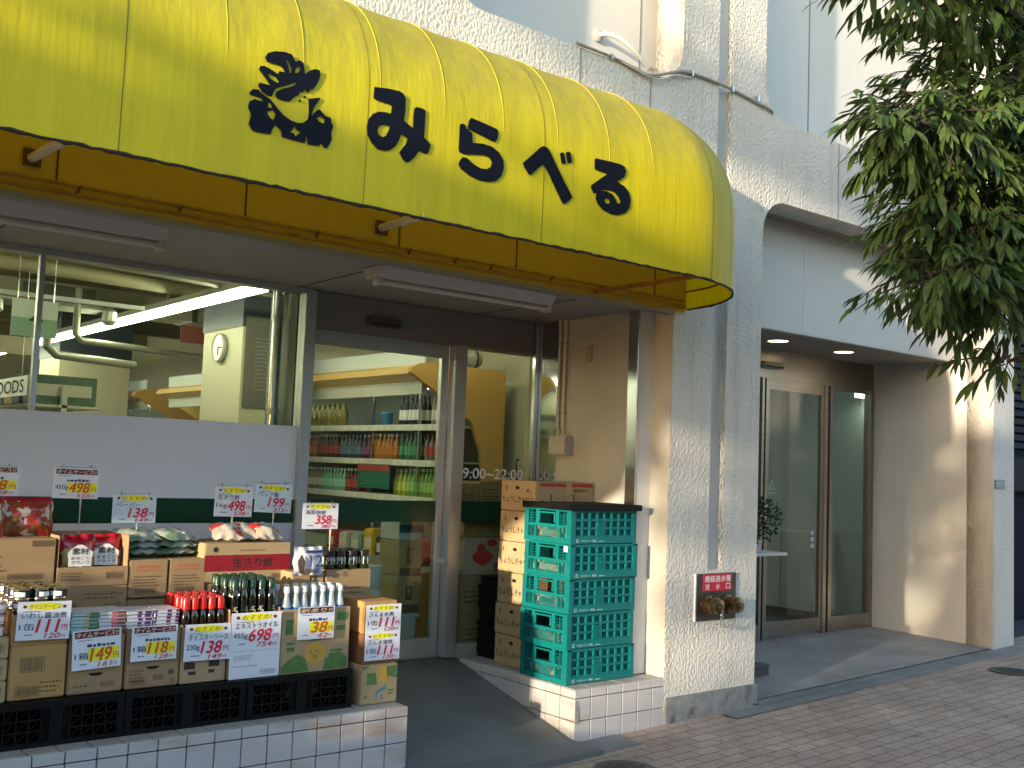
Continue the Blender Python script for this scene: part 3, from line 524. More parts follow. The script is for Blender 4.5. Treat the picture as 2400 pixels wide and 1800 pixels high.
LET_em = [[(1.746,3.188),(1.758,3.21),(1.79,3.226),(1.831,3.234),(1.862,3.232),(1.873,3.214),(1.879,3.206),(1.897,3.218),(1.913,3.212),(1.919,3.191),(1.924,3.167),(1.944,3.188),(1.968,3.201),(1.99,3.201),(1.993,3.179),(1.985,3.151),(1.973,3.128),(1.961,3.112),(1.952,3.115),(1.946,3.095),(1.936,3.099),(1.925,3.105),(1.919,3.088),(1.908,3.095),(1.902,3.074),(1.889,3.067),(1.876,3.054),(1.863,3.038),(1.839,3.034),(1.812,3.035),(1.8,3.048),(1.804,3.064),(1.826,3.08),(1.866,3.1),(1.891,3.119),(1.885,3.124),(1.859,3.107),(1.826,3.09),(1.8,3.075),(1.789,3.054),(1.785,3.039),(1.762,3.038),(1.741,3.048),(1.724,3.066),(1.729,3.08),(1.759,3.081),(1.776,3.081),(1.761,3.098),(1.74,3.117),(1.724,3.132),(1.728,3.148),(1.745,3.153),(1.765,3.149),(1.796,3.138),(1.806,3.135),(1.81,3.149),(1.836,3.151),(1.828,3.163),(1.807,3.176),(1.78,3.174),(1.757,3.172)],[(1.835,3.21),(1.846,3.203),(1.862,3.176),(1.862,3.151),(1.855,3.154),(1.849,3.178),(1.836,3.201)],[(1.891,3.193),(1.901,3.193),(1.903,3.18),(1.893,3.165),(1.878,3.159),(1.881,3.178)],[(1.763,3.123),(1.773,3.129),(1.797,3.12),(1.813,3.105),(1.805,3.1),(1.784,3.104),(1.769,3.112)],[(1.689,3.028),(1.702,3.047),(1.725,3.051),(1.742,3.039),(1.776,3.026),(1.784,3.021),(1.811,2.997),(1.839,2.975),(1.874,2.961),(1.902,2.958),(1.926,2.964),(1.946,2.982),(1.989,3.034),(1.999,3.038),(2.025,3.017),(2.051,3.016),(2.056,2.995),(2.065,2.984),(2.058,2.953),(2.061,2.924),(2.044,2.888),(2.033,2.882),(2.014,2.901),(2.005,2.886),(1.955,2.881),(1.943,2.92),(1.941,2.884),(1.886,2.884),(1.838,2.886),(1.833,2.91),(1.809,2.928),(1.796,2.911),(1.788,2.885),(1.745,2.881),(1.712,2.882),(1.694,2.905),(1.702,2.944),(1.687,2.972),(1.692,2.995),(1.711,3.009),(1.744,3.008),(1.746,3.018),(1.716,3.023),(1.694,3.022)],[(1.769,3.011),(1.783,3.01),(1.79,2.998),(1.781,2.988),(1.771,2.993)],[(1.767,2.973),(1.798,2.986),(1.805,2.97),(1.797,2.944),(1.784,2.949),(1.773,2.959)],[(1.891,2.945),(1.9,2.929),(1.921,2.924),(1.908,2.915),(1.897,2.9),(1.888,2.912),(1.871,2.911),(1.882,2.924)],[(1.987,2.998),(2.008,3.013),(2.025,3.001),(2.02,2.983),(2.002,2.986)],[(1.946,3.069),(1.972,3.079),(2.001,3.088),(1.99,3.07),(1.971,3.036),(1.958,2.985),(1.948,2.979),(1.951,3.018)],[(1.924,3.076),(1.931,3.079),(1.934,3.074),(1.929,3.067),(1.924,3.07)],[(1.903,3.054),(1.91,3.057),(1.913,3.05),(1.907,3.045),(1.902,3.048)]]
# ---------------------------------------------------------------- awning
XE = 4.345
A = thing('shop_awning','yellow fabric awning with rounded end and black lettering over the shop front','awning',(3,F,2.68))
RIBS = [-12,-11.5,-11,-10.5,-10,-9.5,-9,-8.5,-8,-7.5,-7,-6.5,-6,-5.6,-5.1,-4.6,-4.1,-3.6,-3.1,-2.6,-2.1,-1.6,-1.1,-.6,-.1,.33,.78,1.204,1.59,1.92,2.23,2.287,2.627,2.964,3.22,3.304,3.658,3.98,XE]
prof = [(.855,0),(.858,.1),(.86,.25),(.86,.4),(.86,.485)]+[(.26+.6*math.cos(math.radians(a)),.485+.6*math.sin(math.radians(a))) for a in range(6,91,6)]+[(.13,1.09),(0,1.095)]
def sag(x):
    for a,b in zip(RIBS,RIBS[1:]):
        if a <= x <= b: return math.sin(math.pi*(x-a)/(b-a))*min(1,(b-a)/.3)
    return 0
def awn(x, k, out=0):      # point of the straight run
    d,z = prof[k]; w = max(0,min(1,(z-.45)/.25)); s = .007*sag(x)*w
    nx = (d-.26) if z > .485 else 1; nl = math.hypot(nx, max(0,z-.485)) or 1
    ny, nz = (nx/nl, max(0,z-.485)/nl) if z > .485 else (1,0)
    return (x, F-(d+(out-s)*ny), 2.68+z+(out-s)*nz)
def awr(t, k, out=0):      # point of the rounded end, t = 0..90 degrees
    d,z = prof[k]; w = max(0,min(1,(z-.3)/.3)); s = .012*abs(math.sin(math.radians(t*4)))*w
    nr, nz = (1,0) if z <= .485 else ((d-.26)/.6,(z-.485)/.6)
    r = max(0, d+(out-s)*nr); a = math.radians(t)
    return (XE+r*math.sin(a), F-r*math.cos(a), 2.68+z+(out-s)*nz)
mb = MB(); cols = []; x = -12.0
while x < XE-.01: cols.append([awn(x,k) for k in range(len(prof))]); x += .05
cols.append([awn(XE,k) for k in range(len(prof))])
cols += [[awr(t,k) for k in range(len(prof))] for t in range(3,91,3)]
n = len(prof); mb.add([p for c in cols for p in c], [(i*n+k,(i+1)*n+k,(i+1)*n+k+1,i*n+k+1) for i in range(len(cols)-1) for k in range(n-1)])
canopy = part('canopy', mb, YEL, A, smooth=True)
SEAM = mat('seam_olive',(.2,.16,.01),.7)
for x,w,o in ((1.204,.0022,.0012),(2.23,.0015,.0012),(3.22,.002,.0012),(-.1,.002,.0012)):
    mb = MB()
    for k in range(n-2): mb.quad(awn(x-w,k,o),awn(x+w,k,o),awn(x+w,k+1,o),awn(x-w,k+1,o))
    part('seam', mb, SEAM, canopy, recalc=False)
for t in (9,27,63):
    mb = MB()
    for k in range(n-2): mb.quad(awr(t-.2,k,.002),awr(t+.2,k,.002),awr(t+.2,k+1,.002),awr(t-.2,k+1,.002))
    part('seam', mb, SEAM, canopy, recalc=False)
WELT = mat('welt_yellow',(.55,.45,.02),.6,noise=.15,nscale=6)
for x in RIBS:
    if x > 0 and x not in (1.204,2.23,3.22,XE): part('rib', MB().tube([awn(x,k,.0006) for k in range(4,n-2)],[.0006+.0012*min(1,k/4) for k in range(n-6)],6), WELT, canopy, smooth=True)
rnd = random.Random(3); pts = []
x = -12
while x < XE: pts.append((x,F-.857,2.68+rnd.uniform(-.003,.003))); x += .03
pts += [(XE+.857*math.sin(math.radians(t)),F-.857*math.cos(math.radians(t)),2.68+rnd.uniform(-.003,.003)) for t in range(0,91,4)]
part('edge_piping', MB().tube(pts,[rnd.uniform(.005,.009) for _ in pts],6), mat('piping_black',(.03,.018,.01),.8,noise=.5,nscale=60), A)
part('back_panel', MB().box(-12,XE+.86,F-.012,F-.002,2.665,3.78), ORANGE, A)
mb = MB().tube([(-12,F-.018,2.735),(XE+.84,F-.018,2.735)],.006,6).tube([(-12,F-.02,2.70),(XE+.84,F-.02,2.70)],.009,6)
part('bottom_bead', mb, mat('bead_orange',(.42,.22,.015),.6,noise=.35,nscale=12), A)
mb = MB()
for x in (-.6,1.22,2.08,2.95,3.75,4.9): mb.box(x-.004,x+.004,F-.016,F-.011,2.745,3.7)
for x in (.6,1.3,1.75,2.45,3.0,3.3,3.55,4.0,4.4): mb.tube([(x,F-.024,2.70),(x+.02,F-.024,2.735)],.006,6)
part('panel_seam', mb, mat('rust',(.13,.06,.015),.85,noise=.4,nscale=30), A)
mb = MB()
mb.tube([(XE+.845*math.sin(math.radians(t)),F-.845*math.cos(math.radians(t)),2.80) for t in range(0,91,6)],.007,6)
mb.tube([(XE+.02,F-.85,2.69),(XE+.02,F-.02,2.69)],.014,8)
part('end_frame', mb, mat('rust_frame',(.25,.11,.02),.8,noise=.4,nscale=25), A)
for a,b in (((1.116,F-.01,2.819),(1.02,F-.85,2.69)),((2.835,F-.01,2.821),(2.525,F-.85,2.69)),((-1.2,F-.01,2.82),(-1.4,F-.85,2.69))):
    o = part('brace', MB().tube([a,b],.02,10), mat('brace_white',(.55,.5,.42),.5), A, smooth=True)
    part('bracket', MB().box(a[0]-.035,a[0]+.035,F-.03,F-.012,2.785,2.855), mat('rust',(0,0,0)), o)
fr = FY(0,0,F-.863)
for nm,ls in (('emblem',LET_em),('letter',LET_mi),('letter',LET_ra),('letter',LET_be),('letter',LET_ru)): flatshape(nm, ls, fr, .003, INKNAVY, A)
t = thing('sun_blind','pale roll down blind hanging below the awning, outside the photo on the left','blind',(-5,3.84,2.15))
part('blind_sheet', MB().box(-12,.42,3.836,3.842,2.15,2.675), mat('blind_cloth',(.45,.42,.35),.8,noise=.05), t)
part('bottom_bar', MB().tube([(-12,3.839,2.15),(.42,3.839,2.15)],.012,8), ALU, t)
# ---------------------------------------------------------------- wall fittings
def fixture(x0,x1,label):
    t = thing('soffit_light', label, 'light fixture', ((x0+x1)/2,4.93,2.668), 'unlit white light fixtures under the soffit')
    mb = MB().prism([(4.82,2.668),(5.05,2.668),(5.0,2.60),(4.87,2.60)], lambda a,b,d:(d,a,b), x0, x1); part('housing', mb, mat('fixture_white',(.5,.49,.48),.45), t, bevel=.004)
    part('tube', MB().tube([(x0+.03,4.9,2.582),(x1-.03,4.9,2.582)],.016,12), mat('tube_off',(.55,.54,.52),.3), t, smooth=True)
    mb = MB().box(x0,x0+.035,4.87,4.93,2.56,2.602).box(x1-.035,x1,4.87,4.93,2.56,2.602); part('end_cap', mb, mat('fixture_white',(0,0,0)), t, bevel=.004)
fixture(2.95,4.2,'unlit white batten light under the soffit before the sliding door')
fixture(.5,1.78,'unlit white batten light under the soffit above the shop window')
t = thing('junction_box','grey square junction box on the niche wall under two conduits','junction box',(4.93,5.575,1.76))
part('box_body', MB().box(4.90,4.967,5.475,5.67,1.70,1.835), mat('box_grey',(.33,.33,.31),.5), t, bevel=.006)
part('box_lid', MB().box(4.892,4.90,5.485,5.66,1.71,1.825), mat('box_grey',(0,0,0)), t, bevel=.003)
for y,l in ((5.64,'white vertical conduit on the niche wall nearer the glass'),(5.58,'white vertical conduit on the niche wall nearer the street')):
    t = thing('conduit',l,'conduit',(4.952,y,2.2),'conduits above the junction box')
    part('conduit_pipe', MB().tube([(4.953,y,2.667),(4.953,y,1.9),(4.950,y-.02,1.87),(4.937,y-.02,1.835)],.012,8), mat('conduit_cream',(.5,.47,.41),.5), t, smooth=True)
    mb = MB()
    for z in (2.5,2.0): mb.box(4.951,4.967,y-.02,y+.02,z-.006,z+.006)
    part('clamp', mb, STEEL, t)
t = thing('wall_plate','small grey blank plate high on the niche wall','wall plate',(4.962,5.345,2.41))
part('plate', MB().box(4.953,4.967,5.31,5.37,2.345,2.465), mat('plate_grey',(.33,.31,.26),.5), t, bevel=.004)
part('screw', MB().lathe([(.004,-.003),(.004,0)],(4.953,5.34,2.35),8,axis='X').lathe([(.004,-.003),(.004,0)],(4.953,5.34,2.45),8,axis='X'), STEEL, t)
t = thing('standpipe_inlet','dark steel plate with red sign and two brass hose inlets on the pier','fire inlet',(5.577,F,.79))
part('back_plate', MB().box(5.376,5.778,F-.014,F+.01,.636,.944), mat('plate_bronze',(.05,.046,.042),.5,.2,noise=.25,nscale=9), t, bevel=.003)
part('plate_frame', MB().box(5.366,5.376,F-.01,F,.636,.944), INKW, t)
sg = part('red_sign', MB().box(5.435,5.725,F-.018,F-.014,.827,.94), mat('sign_red',(.5,.008,.035),.4,noise=.1,nscale=8), t)
mb = MB(); fr = FY(5.435,.827,F-.018); text(mb,'連結送水管',fr,.012,.062,.278,.104,.001,.02)
for i,ch in enumerate('送水口'): text(mb,ch,fr,.02+i*.105,.012,.062+i*.105,.05,.001,.02)
part('sign_lettering', mb, INKW, sg)
part('name_tag', MB().box(5.545,5.595,F-.018,F-.014,.805,.82), INKD, t)
BRASS = mat('old_brass',(.15,.095,.04),.42,.8,noise=.35,nscale=14)
for x in (5.475,5.675):
    c = part('hose_inlet', MB().lathe([(.062,.0),(.062,-.02),(.05,-.025),(.05,-.06),(.058,-.062),(.058,-.085),(.03,-.095),(.028,-.09)],(x,F-.014,.74),20,axis='Y'), BRASS, t, smooth=True)
    part('inlet_cap', MB().lathe([(.05,0),(.05,-.03),(.02,-.036),(.018,-.05),(.001,-.052)],(x,F-.10,.74),20,axis='Y'), mat('brass_dark',(.15,.11,.055),.35,.9,noise=.3,nscale=20), c, smooth=True)
    mb = MB(); rnd = random.Random(int(x*100))
    p = Vector((x,F-.155,.735)); e = Vector((5.575+(x-5.575)*.25,F-.05,.60))
    for i in range(14):
        q = p.lerp(e,(i+.5)/14)+Vector((rnd.uniform(-.006,.006),0,-.05*math.sin(math.pi*i/13)+rnd.uniform(-.004,.004))); a = rnd.random()*3
        pts = [q+Vector((.007*math.cos(u)*math.cos(a),.007*math.cos(u)*math.sin(a),.011*math.sin(u))) for u in [2*math.pi*j/8 for j in range(9)]]
        mb.tube(pts,.0022,5)
    part('chain', mb, mat('chain_steel',(.6,.57,.5),.3,1), c, smooth=True)
t = thing('address_plate','small blue grey plate on the far right stucco pier','plate',(9.47,F,1.61))
part('plate', MB().box(9.387,9.56,F-.012,F,1.575,1.655), mat('plate_blue',(.08,.15,.22),.4), t, bevel=.003)
mb = MB(); lines(mb, FY(9.4,1.59,F-.012),0,0,.14,.05,2,.001); part('lettering', mb, mat('plate_text',(.3,.4,.5),.5), t)
t = thing('wall_cable','thin pale cable sagging along the wall above the awning','cable',(5.1,F,4.25))
def cr(pts,n=8):
    pts = [Vector(p) for p in pts]; pts = [pts[0]*2-pts[1]]+pts+[pts[-1]*2-pts[-2]]; out = []
    for i in range(1,len(pts)-2):
        for k in range(n):
            u = k/n; a,b,c,d = pts[i-1:i+3]
            out.append(.5*((2*b)+(c-a)*u+(2*a-5*b+4*c-d)*u*u+(3*b-a-3*c+d)*u**3))
    return out+[pts[-2]]
part('cable_line', MB().tube(cr([(4.15,F-.012,4.20),(4.45,F-.012,4.195),(4.66,F-.012,4.18),(4.8,F-.02,4.168),(5.0,F-.02,4.24),(5.14,F-.015,4.285),(5.4,F-.015,4.295),(5.62,F-.015,4.288),(5.9,F-.015,4.262),(6.06,F-.015,4.245),(6.14,F+.05,4.22)]),.010,8), mat('cable_grey',(.33,.29,.24),.6,noise=.25,nscale=20), t, smooth=True)
part('cable_line', MB().tube(cr([(4.5,F-.012,4.195),(4.66,F-.028,4.165),(4.85,F-.035,4.15),(5.02,F-.03,4.225),(5.2,F-.012,4.262)]),.006,8), mat('cable_white',(.55,.52,.47),.5), t, smooth=True)
mb = MB()
for x in (4.45,5.2,5.62,5.9): mb.box(x-.008,x+.008,F-.028,F,4.27 if x > 5 else 4.18,4.312 if x > 5 else 4.21)
part('cable_clip', mb, STEEL, t)
t = thing('stub_pipe','short white curved pipe coming out of the recessed wall above the cable','pipe',(4.75,5.0,4.35))
part('pipe_body', MB().tube(cr([(4.66,5.05,4.5),(4.68,4.97,4.5),(4.76,4.9,4.46),(4.82,4.82,4.36),(4.86,4.74,4.24)]),.016,10), mat('stub_white',(.52,.5,.47),.6), t, smooth=True)
part('pipe_collar', MB().lathe([(.04,0),(.044,-.015),(.022,-.03)],(4.66,5.04,4.5),16,axis='Y'), mat('putty',(.5,.47,.42),.8,noise=.2,nscale=20), t, smooth=True)
t = thing('door_mat_box','small dark box on the entrance floor at the foot of the pier','box',(6.55,5.2,gz(6.4)+.03))
part('box_body', MB().box(6.3,6.74,5.12,5.3,.06,.155), mat('box_dark',(.05,.055,.06),.5), t, bevel=.006)
part('box_lid', MB().box(6.29,6.75,5.11,5.31,.155,.17), mat('box_dark2',(.09,.09,.095),.5), t, bevel=.004)
# plant on the side table behind the pier
t = thing('side_table','thin white side table half hidden behind the pier','table',(6.95,5.5,.1))
part('table_top', MB().box(6.65,7.265,5.35,5.65,.965,.99), mat('table_white',(.55,.55,.53),.4), t, bevel=.006)
mb = MB()
for x in (6.7,6.88):
    for y in (5.4,5.6): part('leg', MB().box(x-.015,x+.015,y-.015,y+.015,.1,.965), INKD, t)
t = thing('potted_plant','small dark green leafy plant on the side table by the entrance door','plant',(7.0,5.5,.99))
part('pot', MB().lathe([(.055,0),(.075,.09),(.08,.1),(.07,.1),(.065,.08)],(7.0,5.5,.99),16), mat('pot_white',(.5,.48,.45),.5), t, smooth=True)
rnd = random.Random(11); mb = MB()
for i in range(620):
    d = Vector((rnd.gauss(0,1),rnd.gauss(0,1),rnd.gauss(0,1))).normalized(); r = rnd.random()**.4
    c = Vector((7.0,5.5,1.26))+Vector((d.x*.25*r,d.y*.2*r,d.z*.19*r)); a = (d+Vector((rnd.uniform(-.6,.6),rnd.uniform(-.6,.6),rnd.uniform(-.3,.7)))).normalized(); b = a.cross(Vector((rnd.random(),rnd.random(),rnd.random()))).normalized()
    l = rnd.uniform(.025,.045); w = l*.3
    mb.quad(c,c+a*l*.5+b*w,c+a*l,c+a*l*.5-b*w)
part('foliage', mb, mat('plant_leaf',(.025,.06,.02),.5,noise=.4,nscale=20,trans=.2), t, recalc=False)
mb = MB()
for i in range(7): mb.tube([(7.0,5.5,1.05),(7.0+rnd.uniform(-.15,.15),5.5+rnd.uniform(-.12,.12),1.05+rnd.uniform(.2,.3))],.005,5)
part('stem', mb, mat('stem_brown',(.08,.05,.03),.8), t)
# ---------------------------------------------------------------- tiled display walls
def tiled(name,label,x0,x1,y1,zt,zb,side):
    t = thing(name,label,'tiled wall',((x0+x1)/2,F+.3,zb)); P = .1325; rnd = random.Random(5); g = .0055
    part('core', MB().box(x0+.012,x1-.012,F+.012,y1,zb,zt-.008), GROUT, t)
    mf = MB(); ms = MB(); mt = MB()
    def tl(m, a0,a1,b0,b1,axis,pos,s):
        j = rnd.uniform(-.0006,.0006)
        if axis == 'y': m.box(a0+g/2,a1-g/2,pos+j,pos+.014,b0+g/2,b1-g/2)
        else: m.box(min(pos+j*s,pos+s*.014),max(pos+j*s,pos+s*.014),a0+g/2,a1-g/2,b0+g/2,b1-g/2)
    rows = [zt-.052-P*k for k in range(4)]
    x = x1 if side == 'r' else x0
    st = -P if side == 'r' else P
    while (x > x0+.01) if side == 'r' else (x < x1-.01):
        a,b = sorted((x,x+st)); a = max(a,x0); b = min(b,x1)
        tl(mf,a,b,zt-.052,zt,'y',F,1)
        for z in rows:
            if z > zb: tl(mf,a,b,max(z-P,zb),z,'y',F,1)
        x += st
    y = F
    while y < y1-.01:
        b = min(y+P,y1); pos,s = (x1,-1) if side == 'r' else (x0,1)
        tl(ms,y,b,zt-.052,zt,'x',pos,s)
        for z in rows:
            if z > zb: tl(ms,y,b,max(z-P,zb),z,'x',pos,s)
        y += P
    x = x1-.014 if side == 'r' else x0+.014
    while (x > x0+.02) if side == 'r' else (x < x1-.02):
        a,b = sorted((x,x+st)); a = max(a,x0+.014); b = min(b,x1-.014)
        y = F+.0145
        while y < y1-.01:
            e = min(y+P,y1); mt.box(a+g/2,b-g/2,y+g/2,e-g/2,zt-.012,zt+rnd.uniform(-.0006,.0004)); y = e
        x += st
    part('front_tiles', mf, TILE, t, bevel=.0025, seg=1); part('side_tiles', ms, TILE, t, bevel=.0025, seg=1); part('top_tiles', mt, TILETOP, t, bevel=.002, seg=1)
    return t
LW = tiled('tiled_wall','long white tiled wall carrying the black crates and cartons, left of the ramp',-2.6,3.15,G-.05,.335,-.32,'r')
RW = tiled('tiled_wall','short white tiled wall carrying the green crates, right of the ramp',4.33,5.105,G-.07,.295,-.1,'l')
mb = MB(); 
fr = FX(4.69,0,4.33); pts = [(.0-.002,.1),(.0-.002,.235)]
part('chipped_corner', MB().prism([(4.335,.10),(4.368,.10),(4.37,.15),(4.362,.20),(4.348,.232),(4.335,.235)], lambda a,b,d:(a,d,b), F-.0022, F+.005), mat('chip_grey',(.3,.3,.3),.9,noise=.5,nscale=60,bump=.002,bscale=120), RW)
# ---------------------------------------------------------------- crates
def lattice(mb, fr, a0,b0,a1,b1, nc, nr, bar, dep, skip=None, mid=None):
    """a grille of real bars: fr=(origin,u,v,n), bars reach 'dep' behind the face"""
    o,u,v,n = fr
    def bx(p,q,r,s,d0=0,d1=None):
        d1 = dep if d1 is None else d1
        P = [o+u*a+v*b-n*d for d in (d0,d1) for a,b in ((p,r),(q,r),(q,s),(p,s))]
        mb.add(P,[(0,1,2,3),(7,6,5,4),(4,5,1,0),(5,6,2,1),(6,7,3,2),(7,4,0,3)])
    w = (a1-a0)/nc; h = (b1-b0)/nr
    for i in range(nc+1):
        c = a0+i*w; bx(c-bar/2,c+bar/2,b0,b1)
    for j in range(nr+1):
        c = b0+j*h; bx(a0,a1,c-bar*.6,c+bar*.6,.0015,dep-.001)
    if mid:
        p,q,r,s = mid; bx(p,q,r,s,.003,dep-.002)
        k = p+.008
        while k < q-.004: bx(k,k+.004,r+.004,s-.004,-.0008,.004); k += .0095
    return bx
CW,CD,CH = .572,.44,.2115
def green_crate(loc, label):
    t = thing('green_crate', label, 'crate', loc, 'green plastic crates stacked on the tiled wall')
    mb = MB(); fr = (Vector((0,0,0)),Vector((1,0,0)),Vector((0,0,1)),Vector((0,-1,0)))
    bx = lattice(mb, fr, .035,.045,CW-.03,CH-.012, 8,3,.013,.012, mid=(.225,.30,.047,.135))
    for p,q,r,s in ((0,.035,.0,CH-.004),(CW-.03,CW,.0,CH-.004),(0,CW,CH-.012,CH-.001),(.035,CW-.03,.004,.041)): bx(p,q,r,s,-.003,.02)
    bx(.25,.32,.034,.043,-.005,.0)
    rnd = random.Random(2)
    w = (CW-.065)/8
    for i in range(8):
        for j in range(3):
            a = .035+i*w; b = .045+j*(CH-.057)/3
            o = fr[0]; mb.tube([(a+.01,.011,b+.008),(a+w-.01,.011,b+(CH-.057)/3-.008)],.0028,4)
    part('front_grille', mb, TEAL, t, local=True)
    mb = MB(); fs = (Vector((0,CD,0)),Vector((0,-1,0)),Vector((0,0,1)),Vector((-1,0,0)))
    def bs(p,q,r,s,d0=0,d1=.016):
        o,u,v,n = fs; P = [o+u*a+v*b-n*d for d in (d0,d1) for a,b in ((p,r),(q,r),(q,s),(p,s))]; mb.add(P,[(0,1,2,3),(7,6,5,4),(4,5,1,0),(5,6,2,1),(6,7,3,2),(7,4,0,3)])
    for p,q,r,s in ((0,.04,.0,CH-.004),(CD-.04,CD,.0,CH-.004),(.04,CD-.04,CH-.014,CH-.002),(.04,CD-.04,.0,.03),(.04,CD-.04,.095,.115),(.11,.14,.115,CH-.014),(CD-.14,CD-.11,.115,CH-.014),(.10,.115,.03,.095),(CD-.115,CD-.10,.03,.095),(.065,.07,.03,CH-.014),(CD-.07,CD-.065,.03,CH-.014)): bs(p,q,r,s,-.002)
    for k in range(4):
        for p in (.045,CD-.105): bs(p,p+.06,.035+k*.016,.0385+k*.016,.002,.012); bs(p,p+.06,.125+k*.016,.1285+k*.016,.002,.012)
    for p,q,r,s in ((.14,.155,.125,CH-.022),(CD-.155,CD-.14,.125,CH-.022),(.155,CD-.155,CH-.032,CH-.022)): bs(p,q,r,s,-.006,.0)
    part('side_grille', mb, TEAL, t, local=True)
    mb = MB(); k = -.04
    while k < .22:
        for sx in (1,-1):
            a0 = .115+k if sx > 0 else .115+.21-k
            pts = []
            for e in range(2):
                aa = a0+sx*(.065*e); bb = .03+.065*e; pts.append((aa,bb))
            (p,q),(r,s) = pts
            if min(p,r) >= .113 and max(p,r) <= .327: mb.tube([(.006,CD-p,q),(.006,CD-r,s)],.0022,4)
        k += .013
    part('diamond_mesh', mb, TEAL, t, local=True)
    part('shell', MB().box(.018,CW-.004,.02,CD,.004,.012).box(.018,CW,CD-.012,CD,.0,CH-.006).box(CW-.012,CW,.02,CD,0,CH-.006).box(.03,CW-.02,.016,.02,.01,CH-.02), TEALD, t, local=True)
    mb = MB(); fr2 = FY(0,0,-.0035); rect(mb,fr2,.045,.012,.063,.03,.0006)
    text(mb,'プラスチック',fr2,.085,.014,.165,.026,.0008); text(mb,'容器',fr2,.18,.014,.215,.027,.0008); lines(mb,fr2,.235,.015,.30,.025,1,.0008)
    part('white_marks', mb, mat('marks_white',(.55,.68,.7),.6), t, local=True)
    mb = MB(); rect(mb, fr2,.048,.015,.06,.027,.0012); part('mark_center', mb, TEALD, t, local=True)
    return t
g0 = green_crate((4.368,4.812,.297),'lowest green crate of the stack, resting on the white tiles')
ords = ['second green crate from the bottom of the stack','middle green crate of the stack of five','second green crate from the top, with a white tag at its corner','topmost green crate, under the flat black lid']
for i,l in enumerate(ords): dup(g0,(4.368+random.uniform(-.009,.009),4.812+random.uniform(-.008,.008),.297+CH*(i+1)),l,rz=random.uniform(-.012,.012))
t = thing('white_tag','small white paper tag stuck at the corner of a green crate','tag',(4.366,4.83,.297+CH*3+.19))
part('tag_sheet', MB().box(4.358,4.3605,4.83,4.862,.297+CH*3+.165,.297+CH*3+.20), INKW, t)
t = thing('crate_contents','pale brown packed goods showing through the green crates','goods',(4.6,5.0,.3))
for i in range(5): part('packed_bag', MB().box(4.40,4.9,4.87,5.22,.312+CH*i,.39+CH*i), mat('goods_tan',(.42,.34,.2),.5,noise=.6,nscale=30), t, bevel=.02)
t = thing('black_cover','flat black plastic cover on top of the green crate stack','cover',(4.65,5.03,.297+CH*5))
z = .297+CH*5
mb = MB().box(4.35,4.955,4.79,5.26,z+.004,z+.03).box(4.345,4.96,4.785,4.80,z-.004,z+.034).box(4.345,4.96,5.25,5.265,z-.004,z+.034).box(4.345,4.36,4.80,5.25,z-.004,z+.034).box(4.945,4.96,4.80,5.25,z-.004,z+.034)
part('cover_body', mb, BLACKP, t, bevel=.004)
mb = MB()
for k in range(6): mb.box(4.38+k*.1,4.385+k*.1,4.8,5.25,z+.03,z+.034)
part('cover_rib', mb, BLACKP, t)
def black_crate(loc,label,w=.58,d=.37,h=.192):
    t = thing('black_crate', label, 'crate', loc, 'black crates along the tiled wall'); mb = MB()
    fr = (Vector((0,0,0)),Vector((1,0,0)),Vector((0,0,1)),Vector((0,-1,0)))
    bx = lattice(mb,fr,.03,.02,.23,h-.03,4,3,.006,.014); lattice(mb,fr,w-.23,.02,w-.03,h-.03,4,3,.006,.014)
    for p,q,r,s in ((0,.03,0,h),(w-.03,w,0,h),(.03,w-.03,h-.03,h),(.03,w-.03,0,.02),(.262,w-.262,.02,h-.03)): bx(p,q,r,s,-.003,.02)
    for k in range(3): bx(.236+k*.009,.240+k*.009,.02,h-.03,.0,.012); bx(w-.258+k*.009,w-.254+k*.009,.02,h-.03,.0,.012)
    for i in range(4):
        for j in range(3):
            for a0 in (.03,w-.23): mb.tube([(a0+i*.05+.008,.01,.026+j*.047),(a0+i*.05+.042,.01,.058+j*.047)],.0025,4)
    part('front_grille', mb, BLACKP, t, local=True)
    part('shell', MB().box(.01,w-.01,.02,d,.0,.012).box(0,w,d-.012,d,.0,h).box(0,.012,.02,d-.012,0,h).box(w-.012,w,.02,d-.012,0,h).box(.012,w-.012,.02,d-.012,h-.006,h-.002), BLACKP, t, local=True, bevel=.002)
    return t
b0 = black_crate((1.125,4.812,.335),'leftmost black lattice crate, under the sardine and curry cartons')
dup(b0,(1.71,4.814,.335),'middle black lattice crate under the oyster sauce carton'); dup(b0,(2.295,4.810,.335),'rightmost black lattice crate under the green printed soda carton')
ZB = .529
